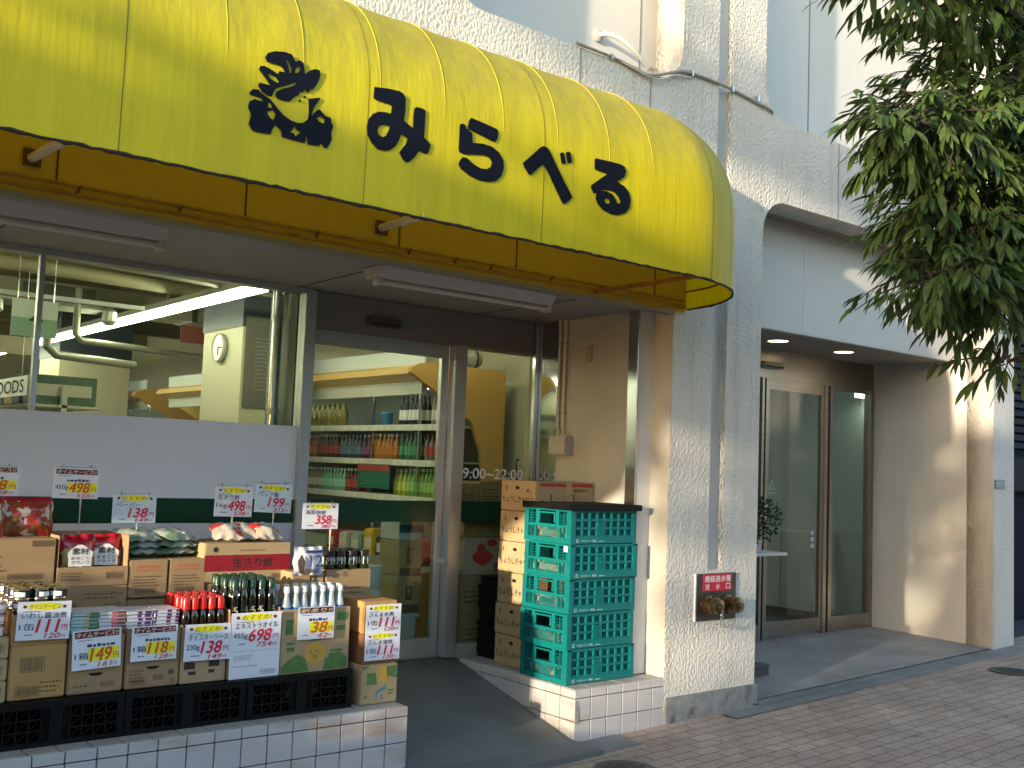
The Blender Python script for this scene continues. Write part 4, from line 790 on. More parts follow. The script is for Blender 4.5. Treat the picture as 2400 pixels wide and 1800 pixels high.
# ---------------------------------------------------------------- cartons
def carton(label,x0,x1,y0,y1,z0,z1,m=KRAFT,prints=None,opened=0,group=None,cat='carton',rz=0,tape=False,face='Y'):
    t = thing('cardboard_box' if cat == 'carton' else cat.replace(' ','_'), label, cat, ((x0+x1)/2,(y0+y1)/2,z0), group)
    if opened:   # an open tray: front lip lower than the other walls
        w = .006; zl = z0+opened
        mb = MB().box(x0,x1,y0,y0+w,z0,zl).box(x0,x0+w,y0+w,y1,z0,z1).box(x1-w,x1,y0+w,y1,z0,z1).box(x0+w,x1-w,y1-w,y1,z0,z1).box(x0+w,x1-w,y0+w,y1-w,z0,z0+w)
        part('box_body', mb, m, t, bevel=.0015, seg=1)
    else:
        part('box_body', MB().box(x0,x1,y0,y1,z0+.0005,z1-.0005), m, t, bevel=.005)
        mb = MB().box(x0+.004,x1-.004,(y0+y1)/2-.002,(y0+y1)/2+.002,z1-.001,z1+.0006); part('flap_gap', mb, INKBR, t)
        if tape or (face == 'Y' and z1 > .5 and random.random() < .35):
            c = (x0+x1)/2; part('tape', MB().box(c-.024,c+.024,y0-.0008,y0+.001,z1-.07,z1-.001).box(c-.024,c+.024,y0-.0008,y0+.06,z1-.001,z1+.0007), mat('tape_tan',(.45,.31,.15),.25), t)
    if prints: prints(t, FY(x0,z0,y0) if face == 'Y' else FX(y1,z0,x0), (x1-x0) if face == 'Y' else (y1-y0), z1-z0)
    return t
def pr(bars=(), lin=(), txt=(), rec=(), holes=()):
    """generic printing: barcodes, text lines, words, colour blocks, hand holes in fractions of the face"""
    def f(t,fr,w,h):
        mb = MB()
        for a,b,c,d in bars: barcode(mb,fr,a*w,b*h,c*w,d*h)
        for a,b,c,d,n in lin: lines(mb,fr,a*w,b*h,c*w,d*h,n)
        for s,a,b,c,d in txt: text(mb,s,fr,a*w,b*h,c*w,d*h,.0008,.015)
        if mb.v: part('printing', mb, INKBR, t)
        for m,its in rec:
            mb = MB()
            for it in its:
                if it[0] == 'e': ellipse(mb,fr,it[1]*w,it[2]*h,it[3]*w,it[4]*h,.0009,20,.03)
                elif it[0] == 't': text(mb,it[1],fr,it[2]*w,it[3]*h,it[4]*w,it[5]*h,.0016,.02)
                elif it[0] == 'p': o,u,v,n = fr; mb.add([o+u*a*w+v*b*h+n*.0009 for a,b in it[1:]],[tuple(range(len(it)-1))])
                else: rect(mb,fr,it[0]*w,it[1]*h,it[2]*w,it[3]*h,.0005)
            part('printed_mark', mb, m, t)
        if holes:
            mb = MB()
            for a,b,r,kind in holes:
                if kind == 'moon':
                    o,u,v,n = fr; pts = [(a*w+r*math.cos(math.pi*k/10+math.pi),b*h+.45*r*math.sin(math.pi*k/10+math.pi)) for k in range(11)]
                    mb.add([o+u*p+v*q+n*.0008 for p,q in pts],[tuple(range(len(pts)))])
                else: ellipse(mb,fr,a*w,b*h,r,r*.55,.0008,14)
            part('hand_hole', mb, mat('hole_dark',(.008,.006,.004),.9), t)
    return f
y1 = 4.858
carton('lower orange brown carton below the sardine tins, left end of the front row',1.222,1.455,y1,5.17,ZB,.76,KRAFT3,pr(bars=((.18,.50,.62,.78),(.12,.06,.55,.25)),lin=((.55,.12,.95,.36,3),)))
carton('upper orange brown carton holding the sardine tins',1.222,1.452,y1+.006,5.17,.76,.90,KRAFT3,opened=.13)
for k,l in enumerate(('lowest thin tan carton at the left photo edge, on the black crate','middle thin tan carton at the left photo edge','upper thin tan carton at the left photo edge, under pink tins')):
    carton(l,.97,1.212,4.845,5.1,ZB+.092*k,ZB+.09+.092*k,KRAFT2,pr(bars=((.55,.3,.92,.7),)))
carton('carton with a black half moon hand hole under the white curry boxes',1.465,1.705,y1,5.18,ZB,.785,KRAFT,pr(holes=((.5,.35,.032,'moon'),),lin=((.1,.12,.42,.2,1),),bars=((.6,.1,.85,.19),)))
carton('carton with a half moon hand hole and round stamp under the purple boxes',1.715,1.965,y1,5.18,ZB,.795,KRAFT,pr(holes=((.5,.36,.03,'moon'),),lin=((.08,.12,.4,.34,4),),bars=((.08,.06,.38,.16),(.52,.12,.72,.22)),rec=((INKBR,(('e',.85,.24,.06,.05),('t','12',.85,.05,.92,.14))),)))
carton('carton with black printed oyster sauce lettering and red capped bottles inside',1.972,2.195,y1,5.20,ZB,.80,KRAFT2,pr(rec=((INKD,((.08,.24,.32,.36),(.62,.26,.86,.38),(.18,.14,.34,.2),(.62,.15,.76,.21),('t','オイスター',.02,.42,.8,.54))),)),opened=.26)
carton('plain carton behind the tall white price paper, holding green capped bottles',2.205,2.475,y1,5.24,ZB,.86,KRAFT,pr(lin=((.1,.1,.9,.3,3),)),opened=.30)
carton('green printed carton with an orange sun mark, holding white capped soda bottles',2.482,2.872,y1,5.085,ZB-.004,.838,KRAFT2,pr(rec=((INKG,(('p',(.02,.02),(.42,.02),(.36,.22),(.26,.30),(.14,.24),(.02,.12)),('p',(.62,.02),(.98,.02),(.98,.2),(.86,.3),(.66,.2)),(.06,.62,.17,.86),(.08,.35,.2,.42),(.08,.45,.2,.5),(.72,.3,.9,.34),(.7,.18,.9,.28),(.8,.8,.97,.93),(.8,.64,.93,.72))),(INKP,(('e',.5,.30,.15,.19),)),(INKT,(('p',(.38,.56),(.62,.56),(.58,.5),(.42,.5)),)),(INKBR,(('t','にっこ',.42,.30,.58,.38),('t','り',.47,.2,.53,.28))))),opened=.32)
carton('green printed carton standing directly on the white tiles at the right end of the display',2.925,3.146,4.80,5.06,.337,.54,KRAFT2,pr(rec=((INKG,((.14,.5,.42,.8),('p',(.02,.86),(.2,.98),(.02,.98)),('p',(.7,.7),(.98,.62),(.98,.95),(.7,.95)),(.74,.3,.92,.34),(.74,.22,.9,.26),(.1,.16,.16,.24))),(INKP,(('p',(.46,.55),(.72,.52),(.72,.95),(.5,.95)),)),(INKT,(('p',(.4,.32),(.66,.46),(.68,.36),(.44,.26)),(.4,.08,.44,.3),(.55,.1,.6,.25))))))
carton('lower dark brown carton behind the twin price card',2.94,3.148,4.83,5.1,.54,.70,KRAFTD,pr(lin=((.2,.1,.8,.3,2),)))
carton('upper dark brown carton behind the twin price card',2.938,3.145,4.832,5.1,.70,.866,KRAFT3,pr(lin=((.2,.1,.8,.3,2),)))
y2 = 5.25
carton('carton on the left under the large nut bags',1.0,1.49,y2,5.6,.975,1.183,KRAFT,pr(bars=((.58,.08,.9,.24),),lin=((.05,.28,.62,.8,5),),rec=((INKBR,((.78,.82,.98,.96),)),)))
carton('carton hidden low behind the sardine tins',1.0,1.49,y2+.004,5.6,.74,.975,KRAFT,pr(bars=((.6,.5,.9,.75),),lin=((.05,.3,.5,.8,5),)))
carton('closed carton below the red granola bags',1.498,1.838,y2,5.6,.70,.955,KRAFT,pr(bars=((.08,.52,.3,.68),),lin=((.7,.55,.95,.7,2),(.4,.75,.95,.9,2))))
carton('open fronted carton displaying two red granola bags',1.50,1.835,y2-.002,5.6,.955,1.195,KRAFT,pr(bars=((.68,.12,.94,.27),),lin=((.06,.12,.4,.3,3),)),opened=.09)
for i,(a,b) in enumerate(((1.842,2.036),(2.044,2.236))):
    carton('tan carton with faint red printing under green wrapped packs, '+('left of the pair' if i == 0 else 'right of the pair'),a,b,y2,5.58,.885,1.072,KRAFT,pr(lin=((.12,.3,.9,.62,4),),bars=((.15,.1,.7,.26),),rec=((mat('ink_faded_red',(.4,.14,.07),.8),((.15,.7,.85,.74),(.2,.78,.8,.86))),)),tape=False)
    carton('lower tan carton below the green wrapped packs, '+('left one' if i == 0 else 'right one'),a,b,y2+.01,5.58,.60,.878,KRAFT,pr(lin=((.2,.5,.8,.7,2),)))
carton('wide carton with a red band and black rice cake lettering',2.225,2.712,y2,5.6,.945,1.147,KRAFT2,pr(bars=((.78,.04,.97,.2),),lin=((.4,.8,.78,.86,1),),rec=((mat('band_red',(.28,.008,.02),.6,noise=.15,nscale=12),((.0,.28,1.0,.70),)),(INKD,(('t','生きり餅',.32,.38,.78,.62),('e',.12,.84,.03,.07))))))
carton('carton under the rice cake carton, behind the dark bottles',2.24,2.70,y2+.006,5.6,.66,.945,KRAFT,None)
carton('small carton marked 12 under the white coffee bag',2.66,2.852,5.12,5.45,.72,1.0,KRAFT2,pr(rec=((INKD,(('t','12',.55,.82,.8,.97),)),)))
carton('carton under the small carton marked 12',2.66,2.852,5.12,5.45,.337,.72,KRAFT2,None)
carton('brown carton holding dark glass jars, right end of the back row',2.862,3.146,5.115,5.46,.72,1.006,KRAFT,pr(lin=((.35,.35,.9,.72,4),)))
carton('carton below the jar carton',2.862,3.146,5.115,5.46,.337,.72,KRAFT,None)
for a,b,z in ((1.0,1.49,.74),(1.498,1.838,.70),(1.842,2.236,.60),(2.24,2.65,.66)):
    carton('plain carton in the bottom back row, behind the others',a,b,5.27,5.6,.337,z,KRAFT,None,group='hidden base cartons')
# cabbage cartons on the right
def cabb(t,fr,w,h):
    fx = FX(5.62,fr[0].z,4.44); fx = (Vector((4.44,5.615,fr[0].z)),)+fx[1:]
    mb = MB(); text(mb,'ちょうしきゃべつ',fx,.02,.055,.335,.098,.0012,.03)
    part('printed_name', mb, INKD, t)
    mb = MB(); rect(mb,fx,.05,.135,.065,.165); rect(mb,fx,.27,.125,.292,.15)
    text(mb,'品',fx,.30,.12,.32,.145); part('printed_mark', mb, INKBR, t)
    mb = MB(); ellipse(mb,fx,.175,.152,.022,.012,.0012,14); part('hand_hole', mb, mat('hole_dark',(0,0,0)), t)
    fy = FY(4.44,fr[0].z,5.25)
    mb = MB(); rect(mb,fy,.03,.168,.50,.190); part('red_stripe', mb, mat('stripe_red',(.42,.05,.03),.7), t)
    mb = MB(); text(mb,'千葉県銚子市',fy,.30,.135,.46,.155); 
    for a in (.13,.33): mb.tube([(4.44+a,5.249,fr[0].z+.05),(4.44+a,5.249,fr[0].z+.12)],.004,5)
    part('printing', mb, INKD, t)
names = ['lowest cabbage carton of the stack beside the green crates','second cabbage carton from the bottom of its stack','third cabbage carton from the bottom of its stack','fourth cabbage carton from the bottom of its stack','fifth cabbage carton, half lit by a slanting ray of sun','topmost cabbage carton with the red stripe, rising above the black lid']
base = None
for k,l in enumerate(names):
    if base is None:
        base = carton(l,4.44,4.955,5.25,5.615,.297,.497,KRAFT2,cabb,group='cabbage cartons in a stack'); part('tape', MB().box(4.7,4.75,5.2485,5.251,.42,.4975), mat('tape_tan',(0,0,0)), base)
        bl = base.location.copy()
    else: dup(base,(bl.x+random.uniform(-.008,.008)+(.01 if k == 5 else 0),bl.y+random.uniform(-.006,.006),.297+.2035*k),l,rz=random.uniform(-.012,.012))
# folded black trays behind the cartons
def tray(loc,label):
    t = thing('black_tray',label,'tray',loc,'folded black trays in a stack'); mb = MB().box(0,.36,0,.22,0,.03).box(-.006,.366,-.006,.226,.03,.06)
    part('tray_body', mb, BLACKP, t, local=True, bevel=.004)
    mb = MB()
    for k in range(9): mb.box(-.010,-.004,.01+k*.023,.022+k*.023,.034,.056)
    part('side_rib', mb, BLACKP, t, local=True); return t
tr = tray((4.5,5.66,.297),'folded black tray in the dark stack behind the cabbage cartons')
for k in range(1,9): dup(tr,(4.5+random.uniform(-.012,.012),5.66+random.uniform(-.005,.005),.297+.061*k))
# ---------------------------------------------------------------- bottles, tins, jars, packs
def bottle(name,label,cat,loc,body,cap,bm,cm,group,extra=None,n=12):
    t = thing(name,label,cat,loc,group); part('bottle_body', MB().lathe(body,(0,0,0),n), bm, t, local=True, smooth=True)
    part('cap', MB().lathe(cap,(0,0,0),n), cm, t, local=True, smooth=True)
    if extra: extra(t)
    return t
def scatter(base, spots, jit=.003):
    for i,(x,y,z) in enumerate(spots):
        p = (x+random.uniform(-jit,jit),y+random.uniform(-jit,jit),z)
        if i == 0: base.location = p; base.rotation_euler.z = random.uniform(-.3,.3)
        else: dup(base,p,rz=random.uniform(-.5,.5))
DARKG = mat('dark_sauce',(.012,.006,.004),.12,coat=.4)
REDC = mat('cap_red',(.62,.012,.012),.3)
GRNC = mat('cap_green',(.006,.045,.028),.35)
OLIV = mat('dark_bottle',(.006,.007,.005),.1,coat=.5)
def lab(m,r,z0,z1):
    return lambda t: part('label', MB().lathe([(r,z0),(r,z1)],(0,0,0),12,closed=False), m, t, local=True, smooth=True)
b = bottle('sauce_bottle','dark sauce bottle with a bright red cap in the front carton','bottle',(0,0,0),[(.0215,0),(.022,.11),(.019,.135),(.013,.15),(.013,.165)],[(.014,.15),(.0205,.155),(.0195,.198),(.015,.212)],DARKG,REDC,'red capped sauce bottles',lab(mat('label_grey',(.5,.48,.45),.5),.0224,.03,.07))
scatter(b,[(1.993+i*.0425+.008*(j%2),4.89+j*.044,.715) for j in range(6) for i in range(5)])
def oil(t):
    mb = MB(); fr = FY(-.02,.06,-.0235)
    for k in range(3): text(mb,('S','2','&')[k],fr,.006+.004*k,.028-.018*k+.03,.03+.004*k,.046-.018*k+.03,.0005,.02,.3)
    part('label', mb, mat('label_gold',(.6,.58,.42),.5), t, local=True)
b = bottle('oil_bottle','dark glass bottle with a green cap behind the tall white price paper','bottle',(0,0,0),[(.0225,0),(.023,.17),(.02,.2),(.014,.215),(.014,.235)],[(.015,.222),(.0195,.224),(.019,.262),(.014,.268)],OLIV,GRNC,'green capped dark bottles',oil)
scatter(b,[(2.234+i*.0485+(.01 if j%2 else 0),4.893+j*.05,.735) for j in range(6) for i in range(5)])
PALE = mat('soda_clear',(.55,.66,.72),.08,coat=.6,trans=.35)
def soda(t):
    part('label', MB().lathe([(.0248,.105),(.0248,.125)],(0,0,0),12,closed=False), mat('soda_blue',(.03,.14,.55),.4), t, local=True, smooth=True)
    part('lower_label', MB().lathe([(.0248,.08),(.0248,.104)],(0,0,0),12,closed=False), mat('soda_cream',(.68,.66,.45),.4), t, local=True, smooth=True)
b = bottle('soda_bottle','clear soda bottle with white cap and blue label above the sun printed carton','bottle',(0,0,0),[(.023,0),(.0245,.01),(.0245,.125),(.018,.15),(.0125,.175),(.0125,.205)],[(.0135,.196),(.016,.197),(.016,.226),(.012,.228)],PALE,mat('cap_white',(.72,.74,.78),.35),'white capped soda bottles',soda)
scatter(b,[(2.518+i*.0505+(.024 if j%2 else 0),4.892+j*.055,.728) for j in range(3) for i in range(7)])
CANB = mat('tin_black',(.02,.025,.05),.3,.3); CANG = mat('tin_gold',(.55,.47,.28),.25,1)
def tin(label,name,m,lm,rim,grp):
    t = thing(name,label,'tin',(0,0,0),grp); part('tin_body', MB().lathe([(.036,0),(.037,.003),(.036,.006),(.036,.043),(.037,.047),(.034,.047),(.033,.045)],(0,0,0),20), rim, t, local=True, smooth=True)
    part('label', MB().lathe([(.0364,.008),(.0364,.041)],(0,0,0),20,closed=False), m, t, local=True, smooth=True)
    mb = MB(); pts = [(.0369*math.cos(a),.0369*math.sin(a)) for a in [math.radians(-140+i*10) for i in range(9)]]
    for (a,b_),(c,d) in zip(pts,pts[1:]): mb.quad((a,b_,.014),(c,d,.014),(c,d,.034),(a,b_,.034))
    part('label_patch', mb, lm, t, local=True); return t
ti = tin('black and white sardine tin stacked on the orange brown carton','sardine_tin',CANB,INKW,CANG,'sardine tins')
sp = [(1.262+i*.076,4.905+j*.078,.902+k*.048) for k in range(2) for j in range(4) for i in range(3)]
for i,p in enumerate(sp):
    q = (p[0]+random.uniform(-.004,.004),p[1],p[2]); rz = random.uniform(-.5,.5)
    if i == 0: ti.location = q; ti.rotation_euler.z = rz
    else: dup(ti,q,rz=rz)
pk = tin('pink and white striped tin at the left photo edge','mackerel_tin',mat('tin_pink',(.6,.3,.33),.4),INKW,mat('tin_silver',(.6,.6,.62),.25,1),'pink tins at the left edge')
for i,p in enumerate([(1.165-.08*j,4.89,.806+k*.048) for j in range(2) for k in range(3)]):
    if i == 0: pk.location = p
    else: dup(pk,p,rz=random.uniform(-.6,.6))
def jar(t):
    part('label', MB().lathe([(.0345,.025),(.0345,.065)],(0,0,0),8,closed=False), mat('jar_label',(.68,.7,.76),.5), t, local=True, smooth=True)
b = bottle('glass_jar','dark green glass jar with black lid on the brown carton','jar',(0,0,0),[(.031,0),(.034,.006),(.034,.066),(.029,.072)],[(.032,.070),(.033,.071),(.033,.096),(.030,.098)],mat('jar_green',(.02,.026,.008),.1,coat=.5),mat('lid_black',(.012,.012,.014),.35),'black lidded jars',jar,16)
scatter(b,[(2.90+i*.071,5.16+j*.073,1.0065) for j in range(3) for i in range(4)])
def packbox(label,cols,grp):
    t = thing('food_packet',label,'packet',(0,0,0),grp); w,d,h = .118,.08,.0155
    part('packet_body', MB().box(0,w,0,d,0,h), cols[0], t, local=True, bevel=.001, seg=1)
    fr = FY(0,0,0)
    for m,a,b_ in cols[1:]:
        mb = MB(); rect(mb,fr,a*w,.0015,b_*w,h-.0015,.0006); part('stripe', mb, m, t, local=True)
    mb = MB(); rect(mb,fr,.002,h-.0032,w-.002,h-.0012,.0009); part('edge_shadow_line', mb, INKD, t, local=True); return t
PW = mat('pk_white',(.66,.68,.72),.4); PC = mat('pk_cyan',(.35,.62,.66),.4); PG = mat('pk_green',(.07,.2,.07),.5); PK = mat('pk_pink',(.62,.12,.17),.5); PB = mat('pk_beige',(.55,.42,.28),.5); PV = mat('pk_violet',(.13,.02,.2),.5)
for lb,cols,x,n_,z,grp in (('flat white and green packet stacked before the sardine carton',[PW,(PC,0,.42),(PB,.44,.62),(PG,.64,.99)],1.472,6,.787,'green striped packets'),('flat white and pink packet in a neat stack',[PW,(PW,0,.42),(PK,.45,.68),(mat('pk_brown',(.22,.07,.06),.5),.68,.99)],1.594,6,.787,'pink striped packets'),('flat white and violet packet, left stack',[PW,(PV,.42,.58),(PV,.7,.95)],1.718,5,.797,'violet packets left stack'),('flat white and violet packet, right stack',[PW,(PV,.02,.1),(PV,.5,.68),(PV,.86,.99)],1.843,5,.797,'violet packets right stack')):
    t = packbox(lb,cols,grp)
    for j in range(2):
        for k in range(n_):
            p = (x+random.uniform(-.003,.003),4.885+j*.085+random.uniform(-.003,.003),z+k*.016)
            if j == 0 and k == 0: t.location = p
            else: dup(t,p)
# ---- bags
def pillow(w,h,d,seed,nx=16,ny=14,crimp=.08):
    rnd = random.Random(seed); ph = [rnd.uniform(0,6.28) for _ in range(8)]; mb = MB(); 
    def P(i,j,s):
        u,v = i/nx*2-1, j/ny*2-1
        th = max(0,(1-abs(u)**3.2))*max(0,(1-abs(v/(1-crimp))**4)) if abs(v) < 1-crimp else 0
        wob = .12*math.sin(5*u+ph[0]+3*v)+.1*math.sin(7*v+ph[1]-2*u)+.07*math.sin(11*u+ph[2])*math.cos(9*v+ph[3])
        y = -s*d*th*(1+wob)+.006*math.sin(9*u+ph[4])*abs(v)**3
        x = u*w/2*(1-.05*th)*(1-.03*abs(v))+.004*math.sin(6*v+ph[5]); z = h/2+v*h/2*(1+.03*math.sin(4*u+ph[6]))
        return (x,y,z)
    for s in (1,-1): mb.add([P(i,j,s) for j in range(ny+1) for i in range(nx+1)], [(j*(nx+1)+i,j*(nx+1)+i+1,(j+1)*(nx+1)+i+1,(j+1)*(nx+1)+i) for j in range(ny) for i in range(nx)])
    return mb
def bagmat(name, top, ramp, scale, split, rough=.25, coat=.5, lower=None):
    if name in MT: return MT[name]
    m = mat(name, top, rough, coat=coat); t = m.node_tree; N = t.nodes; L = t.links; p = N['Principled BSDF']
    tc = N.new('ShaderNodeTexCoord'); v = N.new('ShaderNodeTexVoronoi'); v.inputs['Scale'].default_value = scale
    nz = N.new('ShaderNodeTexNoise'); nz.inputs['Scale'].default_value = scale*.8; ad = N.new('ShaderNodeVectorMath'); ad.operation = 'MULTIPLY_ADD'; ad.inputs[1].default_value = (.08,.08,.08)
    L.new(tc.outputs['Object'],nz.inputs['Vector']); L.new(nz.outputs['Color'],ad.inputs[0]); L.new(tc.outputs['Object'],ad.inputs[2]); L.new(ad.outputs[0],v.inputs['Vector'])
    cr_ = N.new('ShaderNodeValToRGB'); sp = N.new('ShaderNodeSeparateColor'); L.new(v.outputs['Color'],sp.inputs[0]); L.new(sp.outputs[0],cr_.inputs[0]); e = cr_.color_ramp; e.interpolation = 'CONSTANT'
    for i,(pos,c) in enumerate(ramp):
        el = e.elements[i] if i < 2 else e.elements.new(pos); el.position = pos; el.color = (*c,1)
    s2 = N.new('ShaderNodeSeparateXYZ'); L.new(ad.outputs[0],s2.inputs[0]); g = N.new('ShaderNodeMath'); g.operation = 'GREATER_THAN'; g.inputs[1].default_value = split; L.new(s2.outputs[2],g.inputs[0])
    mi = N.new('ShaderNodeMix'); mi.data_type = 'RGBA'; L.new(g.outputs[0],mi.inputs[0]); L.new(cr_.outputs[0],mi.inputs[6]); mi.inputs[7].default_value = (*top,1); L.new(mi.outputs[2],p.inputs['Base Color']); return m
NUTM = bagmat('nut_bag',(.42,.01,.03),[(0,(.35,.05,.03)),(.3,(.2,.06,.025)),(.5,(.6,.55,.5)),(.68,(.3,.14,.06)),(.85,(.5,.03,.03))],28,.2)
GRANM = bagmat('granola_bag',(.42,.008,.03),[(0,(.3,.02,.03)),(.35,(.42,.22,.05)),(.6,(.2,.04,.03)),(.8,(.55,.4,.15))],30,.15)
GRNM = bagmat('green_wrap',(.3,.36,.3),[(0,(.34,.4,.35)),(.4,(.16,.28,.18)),(.55,(.42,.45,.41)),(.85,(.42,.38,.32))],22,.5)
MOCM = bagmat('mochi_bag',(.6,.56,.52),[(0,(.6,.57,.52)),(.45,(.5,.42,.36)),(.75,(.5,.03,.03)),(.85,(.55,.52,.48))],16,.5)
def bag(name,label,cat,loc,w,h,d,m,seed,group=None,tilt=0,rz=0,extra=None):
    t = thing(name,label,cat,loc,group,rz); t.rotation_euler = (tilt,0,rz)
    part('bag_body', pillow(w,h,d,seed), m, t, local=True, smooth=True)
    if extra: extra(t)
    return t
def nutx(t):
    mb = MB(); text(mb,'NUTS',(Vector((-.09,-.052,.1)),Vector((1,0,0)),Vector((0,0,1)),Vector((0,-1,0))),0,0,.15,.032,.002,.02,.25); part('lettering', mb, INKW, t, local=True)
for i,(x,s,l) in enumerate(((1.16,1,'large red nut bag cut off by the left photo edge'),(1.385,2,'large red nut bag with gold corner, right one on its carton'))): bag('nut_bag',l,'bag',(x,5.36+.03*i,1.184),.25,.185,.05,NUTM,s,'nut bags',-.12,.06*i)
def grax(t):
    o = (Vector((-.055,-.043,.0)),Vector((1,0,0)),Vector((0,0,1)),Vector((0,-1,0)))
    mb = MB(); ellipse(mb,o,.055,.085,.06,.05,.004,18,.08); rect(mb,o,.0,.035,.11,.085,.0042); part('label_panel', mb, INKW, t, local=True)
    mb = MB(); text(mb,'素材',o,.015,.09,.095,.122,.006,.03); text(mb,'まるごと',o,.012,.067,.1,.083,.006,.02); text(mb,'グラノラ',o,.012,.045,.1,.062,.006,.02); part('lettering', mb, INKD, t, local=True)
    mb = MB(); text(mb,'脂質40%オフ',o,-.01,.008,.115,.028,.003,.03); part('white_lettering', mb, INKW, t, local=True)
for i,(x,y,s,l) in enumerate(((1.605,5.31,4,'red granola bag in front on the left of its carton'),(1.745,5.35,9,'red granola bag partly behind the other granola bag'))): bag('granola_bag',l,'bag',(x,y,1.01),.175,.185,.038,GRANM,s,'granola bags',-.06,.05-.1*i,grax)
for i,(x,s,l) in enumerate(((1.95,5,'grey green clear wrapped pack on the left tan carton'),(2.13,6,'grey green clear wrapped pack on the right tan carton'))):
    t = thing('wrapped_pack',l,'pack',(x,5.42,1.073),'green wrapped packs',.1*i)
    for k in range(3):
        mb = pillow(.19,.2,.022,s*3+k,12,12); o = link('pack_body', mb.mesh('pack_body',[GRNM],0,True), t); o.rotation_euler = (math.radians(-84+4*k),0,.1*k); o.location = (.008*k-.01,-.1,.024+.032*k)
for i,(x,y,s,l) in enumerate(((2.37,5.38,7,'white and red rice cake bag, left on the red banded carton'),(2.50,5.40,8,'white rice cake bag, middle on the red banded carton'),(2.63,5.36,12,'white rice cake bag with red corner, right on the red banded carton'))):
    bag('rice_cake_bag',l,'bag',(x,y-.1,1.165),.17,.22,.032,MOCM,s,'rice cake bags',math.radians(-72),.25*(i-1))
def coffee(t):
    o = (Vector((-.088,-.024,0)),Vector((1,0,0)),Vector((0,0,1)),Vector((0,-1,0)))
    mb = MB(); text(mb,'12',o,.085,.045,.16,.105,.006,.0); rect(mb,o,.06,.118,.165,.132,.004); text(mb,'袋',o,.105,.012,.145,.04,.006,.03); part('lettering', mb, INKB, t, local=True)
    mb = MB(); ellipse(mb,o,.035,.06,.022,.045,.004,14,.15); ellipse(mb,o,.06,.02,.04,.014,.004,12,.2); part('picture', mb, mat('coffee_brown',(.13,.09,.06),.5,noise=.5,nscale=60), t, local=True)
bag('coffee_bag','white bag with blue number 12 standing on the small carton','bag',(2.735,5.09,.985),.178,.15,.02,mat('bag_white',(.62,.62,.68),.3,noise=.06,nscale=20,coat=.4),21,None,-.05,.04,coffee)
